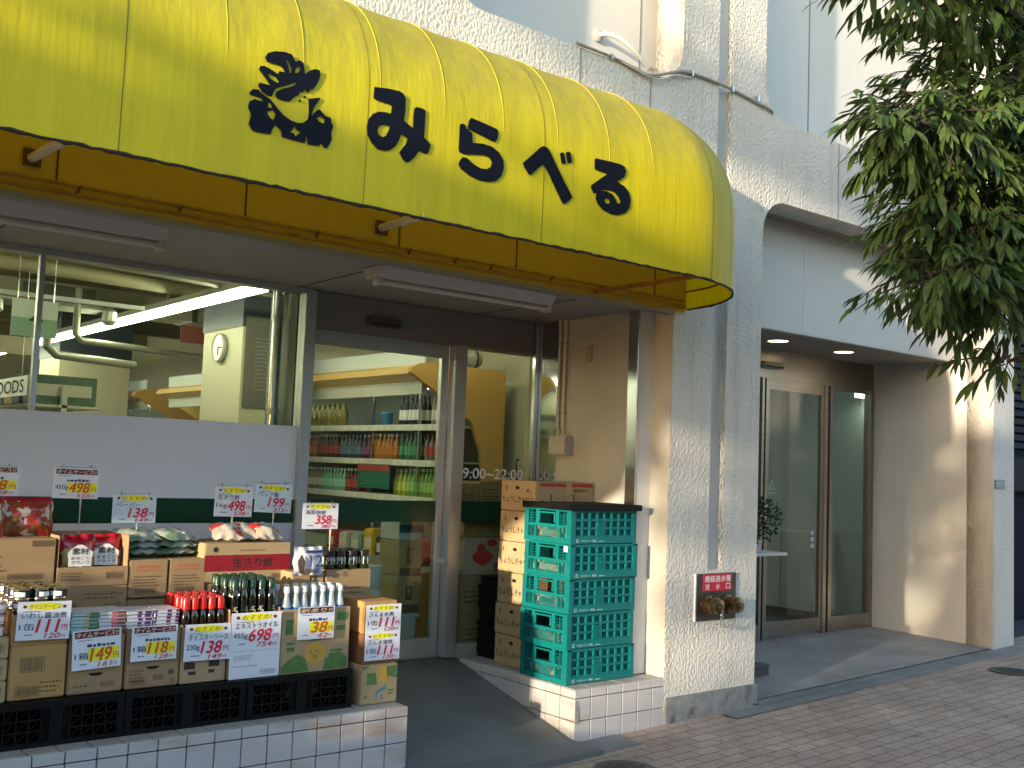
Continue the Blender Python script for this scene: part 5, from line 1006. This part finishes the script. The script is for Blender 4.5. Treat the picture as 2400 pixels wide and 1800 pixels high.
# ---------------------------------------------------------------- price cards
PRED = mat('price_red',(.62,.012,.05),.5); PORG = mat('price_orange',(.6,.12,.01),.5); TXB = mat('card_blue_black',(.04,.045,.12),.6)
def card(label,x0,z0,x1,z1,y,style='rec',name='',price='',tax='',unit='',tilt=0,paper=None,stand=None,twin=None,band=None,fade=1,blank=0,yellow=False):
    """a price card facing the street; head 'rec' = yellow blob with dots, 'time' = dark band with pale letters"""
    w,h = x1-x0,z1-z0; t = thing('price_card',label,'price card',((x0+x1)/2,y,z0),'handwritten style price cards'); a = math.radians(tilt)
    u = Vector((math.cos(a),0,math.sin(a))); v = Vector((-math.sin(a),0,math.cos(a))); o = Vector((x0,y,z0)); fr = (o,u,v,Vector((0,-1,0)))
    P = [o+u*p+v*q+Vector((0,d,0)) for d in (0,.0016) for p,q in ((0,0),(w,0),(w,h),(0,h))]
    part('card_sheet', MB().add(P,[(0,1,2,3),(7,6,5,4),(4,5,1,0),(5,6,2,1),(6,7,3,2),(7,4,0,3)]), paper or PAPER, t)
    def block(b0,b1,style,name,price,tax,unit):
        H = b1-b0; q = lambda k:b0+H*k
        if style == 'time':
            mb = MB(); rect(mb,fr,w*.05,q(.80),w*.96,q(.97)); part('head_band', mb, band or INKM, t)
            mb = MB(); text(mb,name if name.endswith('!!') and not unit else 'タイムサービス!!',fr,w*.07,q(.82),w*.94,q(.95),.0012,.025,.2); part('head_lettering', mb, mat('head_pale',(.75,.7,.42),.5), t)
        else:
            mb = MB(); ellipse(mb,fr,w*.5,q(.87),w*.33,H*.10,.0006,22,.05); part('yellow_blob', mb, INKY, t)
            mb = MB(); ellipse(mb,fr,w*.13,q(.87),w*.035,w*.032); ellipse(mb,fr,w*.87,q(.86),w*.035,w*.032); part('dot', mb, INKM, t)
            mb = MB(); text(mb,style if style != 'rec' else 'おすすめ!',fr,w*.21,q(.80),w*.79,q(.94),.0014,.0,.15); part('head_lettering', mb, mat('head_olive',(.30,.27,.02),.6), t)
        mb = MB()
        if name and not (name.endswith('!!') and not unit): text(mb,name,fr,w*.08,q(.56),w*min(.93,.08+.14*len(name)),q(.72),.0012,.015)
        else: lines(mb,fr,w*.3,q(.56),w*.9,q(.66),1,.0008,.8)
        lines(mb,fr,w*.1,q(.73),w*.45,q(.78),1)
        if unit: text(mb,unit,fr,w*.05,q(.26),w*.33,q(.44),.0012,.015)
        lines(mb,fr,w*.16,q(.12),w*.34,q(.2),1)
        part('lettering', mb, TXB, t)
        if yellow or style == 'time':
            mb = MB(); rect(mb,fr,w*.32,q(.2),w*.96,q(.53)); part('yellow_patch', mb, INKY, t)
        mb = MB(); text(mb,price,fr,w*.35,q(.2),w*.80,q(.53),.0016,.055,.2); text(mb,'円',fr,w*.84,q(.24),w*.95,q(.38),.0016,.02)
        text(mb,tax,fr,w*.52,q(.04),w*.82,q(.17),.0016,.03,.2); text(mb,'円',fr,w*.84,q(.05),w*.92,q(.13),.0016,.01)
        part('price', mb, (PORG if (yellow or style == 'time') else PRED), t)
    if twin: block(h*.5,h,*twin[0]); block(0,h*.5,*twin[1])
    else: block(h*blank,h,style,name,price,tax,unit)
    if blank:
        mb = MB(); rect(mb,fr,w*.06,h*blank*.92,w*.94,h*blank*.93); lines(mb,fr,w*.08,h*blank*.62,w*.5,h*blank*.82,3); lines(mb,fr,w*.08,h*blank*.4,w*.7,h*blank*.47,1); barcode(mb,fr,w*.62,h*.05,w*.93,h*.12)
        part('paper_printing', mb, mat('ink_grey',(.25,.25,.3),.7), t)
    if stand:
        xc = (x0+x1)/2+stand[1]; part('stand_rod', MB().tube([(xc,y+.006,stand[0]),(xc,y+.006,z0+h*.5)],.0028,6).tube([(xc,y+.006,z0-.035),(xc,y+.006,z0-.002)],.0048,6), mat('rod_pale',(.5,.5,.44),.3), t, smooth=True)
        mb = MB()
        for k in (.18,.82):
            c = x0+w*k; mb.tube([(c,y-.004,z1-.012),(c,y-.005,z1+.004),(c,y+.003,z1+.016),(c,y+.008,z1+.004),(c,y+.006,z1-.012)],.0022,6)
        mb.tube([(x0+w*.05,y+.004,z1+.003),(x1-w*.03,y+.004,z1+.003)],.0018,6)
        part('clip', mb, mat('clip_chrome',(.75,.75,.75),.12,1), t, smooth=True)
    return t
card('price card 111 for sardine tins on the orange brown carton',1.232,.785,1.452,.948,4.838,'タイムサービス','いわし醤油煮','111','120','1缶',-1)
card('tilted time service card 149 below the green and pink packets',1.474,.636,1.686,.808,4.838,'time','','149','161','1箱',2.5)
card('time service card 118 below the violet packets',1.728,.655,1.94,.812,4.838,'time','','118','128','1箱',0)
card('price card 138 for oyster sauce on the carton of red capped bottles',1.975,.636,2.205,.806,4.838,'rec','オイスターソース','138','149','230g',-1)
card('tall white paper with price 698 in front of the dark bottles',2.205,.53,2.468,.845,4.838,'rec','エキストラオイル','698','754','455g',0,blank=.45)
card('small price card 38 with a coloured headline on the green printed carton',2.56,.693,2.768,.856,4.838,'time','訳あり!!','38','42','',0,yellow=True,band=mat('band_dark',(.1,.015,.03),.5))
card('tall twin price card showing 111 twice at the right end of the display',2.944,.56,3.16,.85,4.815,twin=(('rec','さんま水煮','111','120','1缶'),('rec','さんま蒲焼','111','120','1缶')))
card('price card on a stand at the left photo edge above the nut bags',1.085,1.375,1.345,1.512,5.42,'time','','498','538','450g',0,stand=(1.1,0))
card('price card 498 on a stand left of the sunlit blank card',1.50,1.366,1.718,1.514,5.42,'time','','498','538','450g',-1,stand=(1.19,.03))
card('pale reflecting price card 138 on a stand before the green stripe',1.795,1.243,2.018,1.388,5.42,'rec','ペーパー','138','149','',0,paper=PAPERB,stand=(1.1,.02))
card('price card 498 on a stand above the rice cake bags, left of two',2.332,1.278,2.55,1.44,5.42,'rec','生きり餅','498','538','1kg',-1,stand=(1.16,0))
card('sleeved price card 199 on a stand beside the sliding door frame, right of two',2.562,1.302,2.785,1.458,5.42,'rec','パック飯','199','215','',-2,paper=PAPERB,stand=(1.16,.01))
card('price card 358 on a stand above the dark glass jars',2.745,1.222,2.965,1.362,5.2,'rec','海苔佃煮','358','387','',0,stand=(1.0,.07))
# ---------------------------------------------------------------- chillers and their stock
CHW = mat('chiller_white',(.58,.6,.54),.4); CHO = mat('chiller_orange',(.72,.47,.17),.4); CHP = mat('chiller_panel',(.6,.36,.1),.45); RAIL = mat('rail_white',(.62,.62,.56),.35)
def chiller(y0,y1,label,dx=0):
    t = thing('display_chiller',label,'chiller',(4.7+dx,(y0+y1)/2,.29)); X = lambda v:v+dx
    poly = [(4.24,2.27),(4.26,2.31),(4.33,2.345),(4.42,2.355),(5.14,2.35),(5.14,.29),(4.24,.29),(4.22,.62),(4.26,.78),(4.86,.86),(4.93,1.1),(4.945,1.4),(4.92,1.7),(4.82,1.93),(4.6,2.07),(4.36,2.2)]
    part('end_panel', MB().prism([(X(a),b) for a,b in poly], lambda a,b,d:(a,d,b), y0, y0+.04), CHP, t, bevel=.004)
    part('end_panel', MB().prism([(X(a),b) for a,b in poly], lambda a,b,d:(a,d,b), y1-.04, y1), CHP, t)
    part('end_glass', MB().box(X(4.52),X(4.93),y0+.012,y0+.018,.86,2.0), GLASSC, t)
    part('back_wall', MB().box(X(5.0),X(5.13),y0+.04,y1-.04,.3,2.3), mat('chiller_back',(.13,.14,.1),.5), t)
    cn = part('canopy', MB().box(X(4.36),X(5.0),y0+.04,y1-.04,2.2,2.33).box(X(4.37),X(4.42),y0+.04,y1-.04,2.12,2.2), CHW, t)
    part('fascia', MB().prism([(X(4.235),2.262),(X(4.25),2.31),(X(4.37),2.345),(X(4.37),2.21)], lambda a,b,d:(a,d,b), y0+.03, y1), CHO, cn)
    part('sign_panel', MB().box(X(4.37),X(4.39),y0+.03,y1,2.345,2.46), mat('chiller_sign',(.52,.56,.5),.5,emit=.06), cn)
    part('canopy_lamp', MB().box(X(4.47),X(4.53),y0+.1,y1-.1,2.17,2.199), mat('chiller_lamp',(.95,1,.85),.5,emit=.9), cn)
    for z in (1.90,1.625,1.345):
        s = part('shelf', MB().box(X(4.54),X(5.0),y0+.04,y1-.04,z-.012,z), CHW, t)
        part('price_rail', MB().box(X(4.525),X(4.54),y0+.04,y1-.04,z-.045,z+.003), RAIL, s)
        mb = MB(); y = y0+.1
        while y < y1-.1: mb.box(X(4.521),X(4.525),y,y+.05,z-.04,z-.004); y += random.choice((.1,.16,.24))
        part('price_tag', mb, mat('tag_cream',(.75,.7,.6),.5), s)
    part('deck', MB().prism([(X(4.3),.80),(X(5.0),.93),(X(5.0),.85),(X(4.3),.74)], lambda a,b,d:(a,d,b), y0+.04, y1-.04), CHW, t)
    part('deck_rail', MB().box(X(4.21),X(4.26),y0+.02,y1,.78,.90), mat('rail_shiny',(.5,.5,.42),.2,.6), t, bevel=.006)
    part('base_panel', MB().box(X(4.23),X(5.0),y0+.04,y1-.04,.29,.78), CHP, t)
    part('divider', MB().box(X(4.55),X(4.57),y0+.32,y0+.335,.93,2.2).box(X(4.55),X(4.57),y0+1.0,y0+1.012,.93,2.2), STEEL, t)
    return t
chiller(6.48,11.6,'long wall chiller with orange fascia and shelves of drinks behind the sliding door')
chiller(12.3,16.6,'farther chiller with orange fascia deep in the shop')
def chilled(label,col,capcol,h,r,ys,z,x0=4.60,rows=1,kind='drink_bottle',lab_=None,cat='bottle'):
    col = tuple(c*.72 for c in col); r *= .84; h *= random.uniform(.95,1.03)
    bm_ = mat('drink_%02d%02d%02d'%tuple(int(c*99) for c in col),col,.25); cm_ = mat('dcap_%02d%02d%02d'%tuple(int(c*99) for c in capcol),capcol,.4)
    mb = MB().lathe([(r*.92,0),(r,.004),(r,h*.62),(r*.42,h*.84),(r*.42,h*.9)],(0,0,0),9).mat(1).lathe([(r*.47,h*.89),(r*.47,h)],(0,0,0),9)
    if lab_: mb.mat(2).lathe([(r*1.02,h*.18),(r*1.02,h*.52)],(0,0,0),9,closed=False)
    me = mb.mesh(kind,[bm_,cm_,lab_ or bm_],0,True)
    for k in range(rows):
        for y in ys:
            o = link(kind,me); o.location = (x0+k*.08+random.uniform(-.004,.004),y+random.uniform(-.004,.004),z+.0005); o.rotation_euler.z = random.uniform(-1,1)
            o['label'] = label; o['category'] = cat; o['group'] = 'drinks: '+label.split(' on ')[0]
rg = lambda a,b,s:[a+i*s*.82 for i in range(int((b-a)/(s*.82))+1)]
LW_ = mat('lab_white',(.6,.6,.56),.5); LRD = mat('lab_red',(.4,.06,.04),.5); LBL = mat('lab_blue',(.1,.15,.25),.5); LG_ = mat('lab_green',(.08,.3,.12),.5)
chilled('tall pale bottle on the top chiller shelf near its glass end',(.36,.3,.2),(.3,.22,.12),.24,.03,rg(6.58,6.8,.072),1.90,4.66,1,lab_=LW_)
chilled('black bottle with pale label on the top chiller shelf',(.012,.012,.014),(.015,.015,.02),.235,.032,rg(6.90,7.2,.075),1.90,4.62,2,lab_=LW_)
chilled('yellow pack standing on the top chiller shelf far in',(.25,.2,.03),(.15,.12,.03),.2,.05,rg(8.1,8.9,.11),1.90,4.62,1)
o = thing('blue_tub','small blue tub on the top chiller shelf beside the black bottles','tub',(4.62,7.38,1.9005)); part('tub_body', MB().lathe([(.045,0),(.05,.09),(.053,.09),(.053,.1)],(0,0,0),16), mat('tub_blue',(.01,.10,.2),.4), o, local=True, smooth=True); part('tub_lid', MB().lathe([(.054,.1),(.05,.112)],(0,0,0),16), mat('tub_lid',(.02,.14,.25),.4), o, local=True)
z2 = 1.625
chilled('red labelled clear bottle on the middle chiller shelf behind the end glass',(.25,.2,.17),(.4,.05,.04),.215,.032,rg(6.56,6.78,.072),z2,4.6,1,lab_=LRD)
chilled('green bottle on the middle chiller shelf',(.04,.16,.09),(.03,.12,.07),.215,.034,rg(6.84,7.14,.075),z2,4.6,2,lab_=LG_)
chilled('orange juice bottle with white cap on the middle chiller shelf',(.48,.2,.015),(.6,.58,.5),.205,.034,rg(7.18,7.5,.075),z2,4.6,2,lab_=mat('lab_orange',(.5,.18,.01),.5))
chilled('purple bottle with white cap on the middle chiller shelf',(.07,.02,.09),(.6,.58,.6),.2,.034,rg(7.54,7.7,.075),z2,4.6,2,lab_=mat('lab_purple',(.2,.06,.2),.5))
chilled('dark blue bottle on the middle chiller shelf',(.035,.055,.09),(.1,.16,.24),.21,.034,rg(7.74,8.1,.075),z2,4.6,2,lab_=LBL)
chilled('dark bottle with red label on the middle chiller shelf',(.06,.03,.02),(.7,.68,.6),.2,.033,rg(8.14,8.45,.072),z2,4.6,2,lab_=LRD)
chilled('red brown bottle at the far left of the middle chiller shelf',(.4,.12,.05),(.7,.66,.6),.2,.033,rg(8.5,8.9,.072),z2,4.6,2,lab_=mat('lab_orange',(0,0,0)))
z3 = 1.345
chilled('bright green tea bottle with pale cap on the lower chiller shelf',(.24,.48,.09),(.55,.75,.45),.215,.033,rg(6.56,7.0,.07),z3,4.6,2,lab_=mat('lab_lime',(.3,.55,.15),.5))
chilled('yellow green bottle on the lower chiller shelf',(.5,.55,.05),(.6,.65,.1),.215,.034,rg(7.03,7.2,.075),z3,4.6,2,lab_=mat('lab_yellow',(.6,.6,.08),.5))
chilled('dark cola coloured bottle on the lower chiller shelf',(.16,.035,.03),(.7,.68,.62),.2,.033,rg(7.74,7.95,.072),z3,4.6,2,lab_=LRD)
chilled('mint green bottle with white cap on the lower chiller shelf',(.22,.55,.4),(.75,.75,.7),.2,.033,rg(7.98,8.35,.072),z3,4.6,2,lab_=mat('lab_mint',(.3,.62,.48),.5))
chilled('beige bottle with white cap on the lower chiller shelf',(.42,.33,.2),(.7,.68,.62),.2,.033,rg(8.4,8.9,.072),z3,4.6,2,lab_=LW_)
def gb(t,fr,w,h): pass
t = thing('shelf_poster','dark green and red card hanging on the lower chiller shelf','poster',(4.51,7.4,1.4))
part('poster_sheet', MB().box(4.506,4.51,7.12,7.62,1.39,1.585), mat('poster_green',(.008,.13,.08),.5), t)
part('poster_head', MB().box(4.503,4.5055,7.13,7.61,1.53,1.58), mat('poster_red',(.35,.05,.035),.5), t)
mb = MB(); f_ = FX(7.6,1.4,4.505)
for k in range(4): lines(mb,f_,.04,.02+k*.027,.45,.035+k*.027,1,.001)
part('poster_lines', mb, mat('poster_lines',(.05,.25,.16),.5), t)
def goods(label,name,x,y,z,w,d,h,m,ex=None,cat='packet'):
    t = thing(name,label,cat,(x,y,z)); part('packet_body', MB().box(x-w/2,x+w/2,y-d/2,y+d/2,z+.001,z+h), m, t, bevel=.012)
    if ex: ex(t,x-w/2,y,z,d,h)
    else:
        part('packet_label', MB().box(x-w/2-.002,x-w/2+.001,y-d*.3,y+d*.3,z+h*.3,z+h*.7), mat('pkl_%s'%name,(.6,.55,.45),.5), t)
    return t
for i,(y,c,l) in enumerate(((6.62,(.5,.03,.03),'red'),(6.8,(.4,.03,.03),'deep red'),(6.98,(.05,.03,.03),'black and red'),(7.16,(.6,.38,.01),'yellow'),(7.36,(.3,.4,.33),'pale green'),(7.55,(.5,.45,.4),'cream'),(7.75,(.45,.05,.03),'crimson'))):
    goods(l+' chilled packet on the bottom deck of the chiller','chilled_packet',4.46,y,.86,.2,.15,.17 if i != 3 else .22,mat('pkt_%d'%i,c,.3))
def kd(txt=None,blue=False):
    def f(t,fr,w,h):
        mb = MB(); rect(mb,fr,.34*w,.35*h,.62*w,.8*h); rect(mb,fr,.05*w,.02*h,.95*w,.22*h); part('printing', mb, INKBR, t)
        mb = MB(); text(mb,'米',fr,.40*w,.45*h,.56*w,.72*h,.0012); part('mark', mb, KRAFT2, t)
    return f
KI = mat('kraft_in',(.34,.25,.1),.8,noise=.08,nscale=6)
carton('yellowish carton with dark crest inside the sliding door, lower one',4.03,4.225,6.2,6.46,.565,.82,KI,kd()); carton('yellowish carton with dark crest inside the sliding door, upper one',4.03,4.225,6.2,6.46,.82,1.065,KI,kd())
def wb(t,fr,w,h):
    mb = MB(); rect(mb,fr,0,.28*h,w,.58*h); part('blue_band', mb, mat('wb_blue',(.04,.13,.25),.5), t)
carton('white carton with a blue band on top of the yellowish cartons',4.025,4.225,6.2,6.45,1.066,1.25,mat('carton_white',(.5,.52,.5),.6),wb)
t = thing('plastic_case','pale grey plastic case under the yellowish cartons inside the door','case',(4.08,6.28,.29)); part('case_body', MB().box(3.94,4.2,6.2,6.46,.291,.545), mat('case_grey',(.46,.47,.43),.4), t, bevel=.01); part('case_rim', MB().box(3.97,4.225,6.19,6.47,.53,.562), mat('case_grey',(0,0,0)), t, bevel=.008)
t = thing('paper_roll_pack','white wrapped roll pack standing inside the sliding door','pack',(3.8,6.2,.29))
for k in range(4): part('roll', MB().lathe([(.09,0),(.095,.01),(.095,.14),(.09,.15)],(3.82,6.25,.291+.152*k),18), mat('roll_white',(.55,.56,.55),.7,noise=.1,nscale=12), t, smooth=True)
for k,(z0,z1,l) in enumerate(((.291,.55,'lowest brown carton behind the fixed pane'),(.55,.82,'second brown carton behind the fixed pane'))): carton(l,4.46,4.86,6.06,6.42,z0,z1,KRAFT,pr(lin=((.1,.3,.8,.7,3),)))
def dango(t,fr,w,h):
    mb = MB(); ellipse(mb,fr,w*.5,h*.5,w*.3,h*.22,.001,8,.25); ellipse(mb,fr,w*.45,h*.7,w*.12,h*.14,.0015,10,.1); ellipse(mb,fr,w*.75,h*.85,w*.14,h*.1,.001,16); part('red_picture', mb, mat('pic_red',(.5,.03,.04),.5), t)
    mb = MB(); rect(mb,fr,w*.82,h*.1,w*.97,h*.32); part('blue_block', mb, mat('pic_blue',(.12,.12,.25),.5), t)
carton('pale carton with a red picture behind the fixed pane',4.50,4.82,6.07,6.40,.821,1.09,mat('carton_pink',(.5,.4,.32),.6),dango)
carton('carton behind the green stripe of the fixed pane',4.48,4.85,6.06,6.4,1.091,1.29,KI,None)
carton('small brown carton on the pile behind the fixed pane, left one',4.40,4.60,6.06,6.35,1.291,1.47,KRAFT,pr(lin=((.15,.3,.8,.8,4),)));carton('small brown carton on the pile behind the fixed pane, right one',4.605,4.86,6.06,6.35,1.291,1.49,KRAFT,pr(lin=((.1,.2,.9,.8,5),)))
t = thing('grey_bundle','grey rounded bundle lying on top of the chiller','bundle',(4.95,6.7,2.36)); part('bundle_body', MB().lathe([(.001,-.09),(.05,-.075),(.085,-.02),(.08,.03),(.05,.075),(.001,.085)],(4.97,6.72,2.445),16,axis='X'), mat('bundle_grey',(.28,.28,.24),.6,noise=.2,nscale=20), t, smooth=True)
part('bundle_tie', MB().lathe([(.087,-.01),(.087,.01)],(4.97,6.72,2.445),16,axis='X',closed=False), INKD, t)
t = thing('black_hook','thin black hooked stick leaning behind the fixed pane','hook',(4.95,6.05,1.45)); part('stick', MB().tube(cr([(4.93,6.03,1.30),(4.92,6.03,1.5),(4.905,6.03,1.62),(4.915,6.03,1.66),(4.93,6.03,1.655)]),.006,6), INKD, t, smooth=True)
t = thing('wall_notice','pale printed notice on the cream wall right of the chiller','notice',(5.2,6.1,1.7)); 
mb = MB(); 
part('notice_sheet', MB().box(5.297,5.2995,6.12,6.42,1.62,2.0), mat('notice_paper',(.55,.54,.45),.6), t)
mb = MB(); lines(mb, FX(6.42,1.62,5.297),.03,.03,.27,.35,9); part('notice_lines', mb, mat('notice_ink',(.3,.29,.26),.7), t)
# ---------------------------------------------------------------- beyond the entrance
t = thing('dark_building','dark blue building with horizontal louvres at the far right edge','building',(11.8,5.4,gz(11.8)))
part('wall', MB().box(9.80,14.5,5.3,9,-.2,8), mat('navy_wall',(.010,.013,.026),.8,spec=.08,noise=.2,nscale=3), t)
mb = MB(); z = 2.0
while z < 7.9: mb.box(9.80,14.5,5.26,5.302,z,z+.055); z += .085
part('louvre', mb, mat('navy_louvre',(.018,.023,.042),.7,spec=.1), t)
part('shutter_box', MB().box(9.85,14.4,5.2,5.3,1.55,1.9), mat('navy_box',(.016,.018,.028),.7,spec=.1), t, bevel=.01)
part('step', MB().box(9.8,14.5,4.9,5.3,gz(10)-.1,gz(10)+.06), mat('step_blue',(.06,.065,.08),.8,spec=.1), t)
# ---------------------------------------------------------------- trees
LEAF = mat('leaf_green',(.09,.148,.038),.45,noise=.5,nscale=6,spec=.35,trans=.28)
def leafadd(mb, p, d, nrm, l, w):
    d = d.normalized(); s = d.cross(nrm).normalized(); n = s.cross(d)
    a = p; b = p+d*l*.35-n*l*.02; c = p+d*l*.7-n*l*.07; e = p+d*l-n*l*.18
    mb.add([a,b+s*w,b+n*w*.25*0,b-s*w,c+s*w*.8,c,c-s*w*.8,e],[(0,1,2),(0,2,3),(1,4,5,2),(2,5,6,3),(4,7,5),(5,7,6)])
def tree(name,label,base,top,clumps,seed,lw,tr=.14,leaf=(.075,.125),dens=1.0,group=None,twigs=9,trunk_to=None):
    rnd = random.Random(seed); t = thing(name,label,'tree',base,group); Bs = Vector(base); T = Vector(top)
    m1 = Bs.lerp(T,.4)+Vector((.06,.04,0)); part('trunk', MB().tube([Bs,m1,Bs.lerp(T,.75),T],[tr*1.25,tr,tr*.8,tr*.5],12), mat('bark',(.05,.04,.03),.9,noise=.35,nscale=9,bump=.01,bscale=25), t, smooth=True)
    ml = MB(); mbk = MB()
    for (c,rx,ry,rz,n) in clumps:
        c = Vector(c); root = Bs.lerp(T,rnd.uniform(.55,.98)); mid = root.lerp(c,.55)+Vector((0,0,rnd.uniform(-.1,.15)))
        mbk.tube([root,mid,c],[.035,.022,.01],6)
        for k in range(int(n*dens)):
            while True:
                q = Vector((rnd.uniform(-1,1),rnd.uniform(-1,1),rnd.uniform(-1,1)))
                if q.length <= 1: break
            e = c+Vector((q.x*rx,q.y*ry,q.z*rz)); out = Vector((q.x,q.y*.8,q.z*.5-.15)); out = (out+Vector((rnd.uniform(-.4,.4),rnd.uniform(-.4,.4),rnd.uniform(-.35,.2)))).normalized()
            ln = rnd.uniform(.12,.24); p1 = e+out*ln+Vector((0,0,-.03)); mbk.tube([e-out*.05,e+out*ln*.5,p1],[.005,.004,.002],4,caps=False)
            if rnd.random() < .35: mbk.tube([c.lerp(e,.2),c.lerp(e,.65)+Vector((0,0,.02)),e-out*.05],[.009,.007,.005],4,caps=False)
            for j in range(twigs):
                f = .15+.85*j/(twigs-1); p = (e+out*ln*f); az = j*2.4+rnd.uniform(-.5,.5)
                side = out.cross(Vector((0,0,1)));  side = side.normalized() if side.length > .05 else Vector((1,0,0)); up = side.cross(out)
                d = out*(.7+.6*f)+side*math.cos(az)*.85+up*math.sin(az)*.45+Vector((0,0,-.45-rnd.uniform(0,.45)))
                nr = (Vector((rnd.uniform(-.4,.4),rnd.uniform(-.4,.4),1))).normalized(); l = rnd.uniform(*leaf); leafadd(ml,p,d,nr,l,l*lw)
    part('branch', mbk, mat('bark',(0,0,0)), t, smooth=True); o = part('crown', ml, LEAF, t, recalc=False)
    return t
# clumps of the street tree at the right: centre, radii, twig count
RT = [((5.95,2.9,3.1),.4,.5,.4,40),((5.75,2.9,3.9),.4,.5,.5,50),((5.6,3.0,3.1),.35,.4,.4,50),((4.55,2.62,4.02),.28,.3,.12,26),((4.25,2.65,4.25),.3,.3,.15,22),((5.0,2.6,4.05),.35,.4,.22,46),((5.25,2.75,4.35),.4,.4,.3,40),
 ((5.35,2.7,3.75),.35,.4,.3,60),((4.40,2.60,3.28),.26,.25,.13,26),((4.68,2.62,3.30),.3,.3,.2,50),((5.0,2.62,3.35),.3,.35,.3,70),
 ((5.4,2.65,3.3),.35,.4,.3,75),((4.85,2.62,2.95),.28,.3,.2,50),((5.2,2.65,2.85),.3,.35,.28,75),((5.55,2.7,2.9),.35,.4,.28,60),
 ((4.75,2.64,2.62),.22,.25,.1,24),((5.12,2.66,2.58),.2,.3,.1,22),((5.5,2.7,2.55),.22,.3,.16,26),((5.40,2.66,2.24),.2,.22,.06,10),
 ((5.9,2.7,3.4),.5,.5,.6,60),((5.9,2.6,4.4),.6,.6,.5,50),((5.0,2.2,4.9),.7,.6,.35,50),((6.2,2.4,5.2),.9,.8,.6,60)]
tree('street_tree','leafy green street tree hanging into the right side of the photo',(6.75,2.2,gz(6.75)-.05),(6.35,2.35,5.0),RT,4,.118,leaf=(.075,.15),dens=1.2,twigs=10)
# two more street trees back along the pavement: out of the frame, they dapple the low sun on the facade
T2 = []
rnd = random.Random(21)
for i in range(40): T2.append(((-7+rnd.uniform(-.9,.9),rnd.uniform(-2.6,1.75),rnd.uniform(3.5,4.4)),.5,.5,.3,26))
for y,z in ((1.5,6.05),(1.0,6.1),(.55,6.0),(.2,5.7),(1.6,6.3),(.75,5.9),(.1,5.5),(-.6,5.6)): T2.append(((-7+rnd.uniform(-.4,.4),y,z),.4,.28,.14,16))
for y in (.7,1.0,1.3,1.55): T2.append(((-7+rnd.uniform(-.3,.3),y,6.0+rnd.uniform(-.06,.06)),.4,.25,.10,36))
tree('street_tree','street tree farther back along the kerb, outside the photo on the left',(-7,-.9,gz(-7)),(-7,-.6,4.6),T2,8,.22,leaf=(.14,.22),twigs=9)
T3 = []
for i in range(64): T3.append(((-14+rnd.uniform(-1.5,1.5),rnd.uniform(-6,-.75),rnd.uniform(1.7,4.9)),.7,.6,.5,24))
tree('street_tree','second street tree beyond the other one, outside the photo on the left',(-14,-2.2,gz(-14)),(-14,-2.6,4.6),T3,9,.30,leaf=(.30,.44),twigs=8)
# wheeled cages added out of the frame to keep low sun off the display
for y0,y1,h,l in ((3.75,4.6,1.28,'tall wheeled cage of cartons on the pavement, outside the photo on the left'),(2.95,3.68,.86,'low wheeled cage of cartons on the pavement, outside the photo on the left')):
    t = thing('roll_cage',l,'cart',(-1.3,(y0+y1)/2,gz(-1.3)),'wheeled cages outside the photo'); zb = gz(-1.3)
    mb = MB()
    for x in (-1.65,-.95):
        for y in (y0,y1): mb.tube([(x,y,zb+.12),(x,y,zb+h+.3)],.014,8)
    for z in (.14,.5,h+.28): mb.tube([(-1.65,y0,zb+z),(-.95,y0,zb+z),(-.95,y1,zb+z),(-1.65,y1,zb+z),(-1.65,y0,zb+z)],.009,6)
    part('cage_frame', mb, STEEL, t)
    for x in (-1.6,-1.0):
        for y in (y0+.05,y1-.05): part('wheel', MB().lathe([(.01,-.02),(.055,-.02),(.06,0),(.055,.02),(.01,.02)],(x,y,zb+.061),16,axis='Y'), RUBBER, t, smooth=True)
    for k in range(3): part('carton', MB().box(-1.63,-.97,y0+.02,y1-.02,zb+.15+k*h/3,zb+.145+(k+1)*h/3), KRAFT, t, bevel=.008)
# the other side of the street, seen only in reflections
t = thing('opposite_building','plain grey brown building across the street, reflected in the shop glass','building',(6,-14,0))
part('wall', MB().box(-30,34,-15,-14,-.6,5.8), mat('opp_wall',(.2,.21,.21),.8,noise=.15,nscale=1), t)
for f in range(2):
    for k in range(-9,10): part('window', MB().box(2+k*3.1,3.7+k*3.1,-14.02,-13.99,.9+2.8*f,2.4+2.8*f), mat('opp_glass',(.03,.035,.04),.1), t)
bpy.data.objects.remove(_to, do_unlink=True)
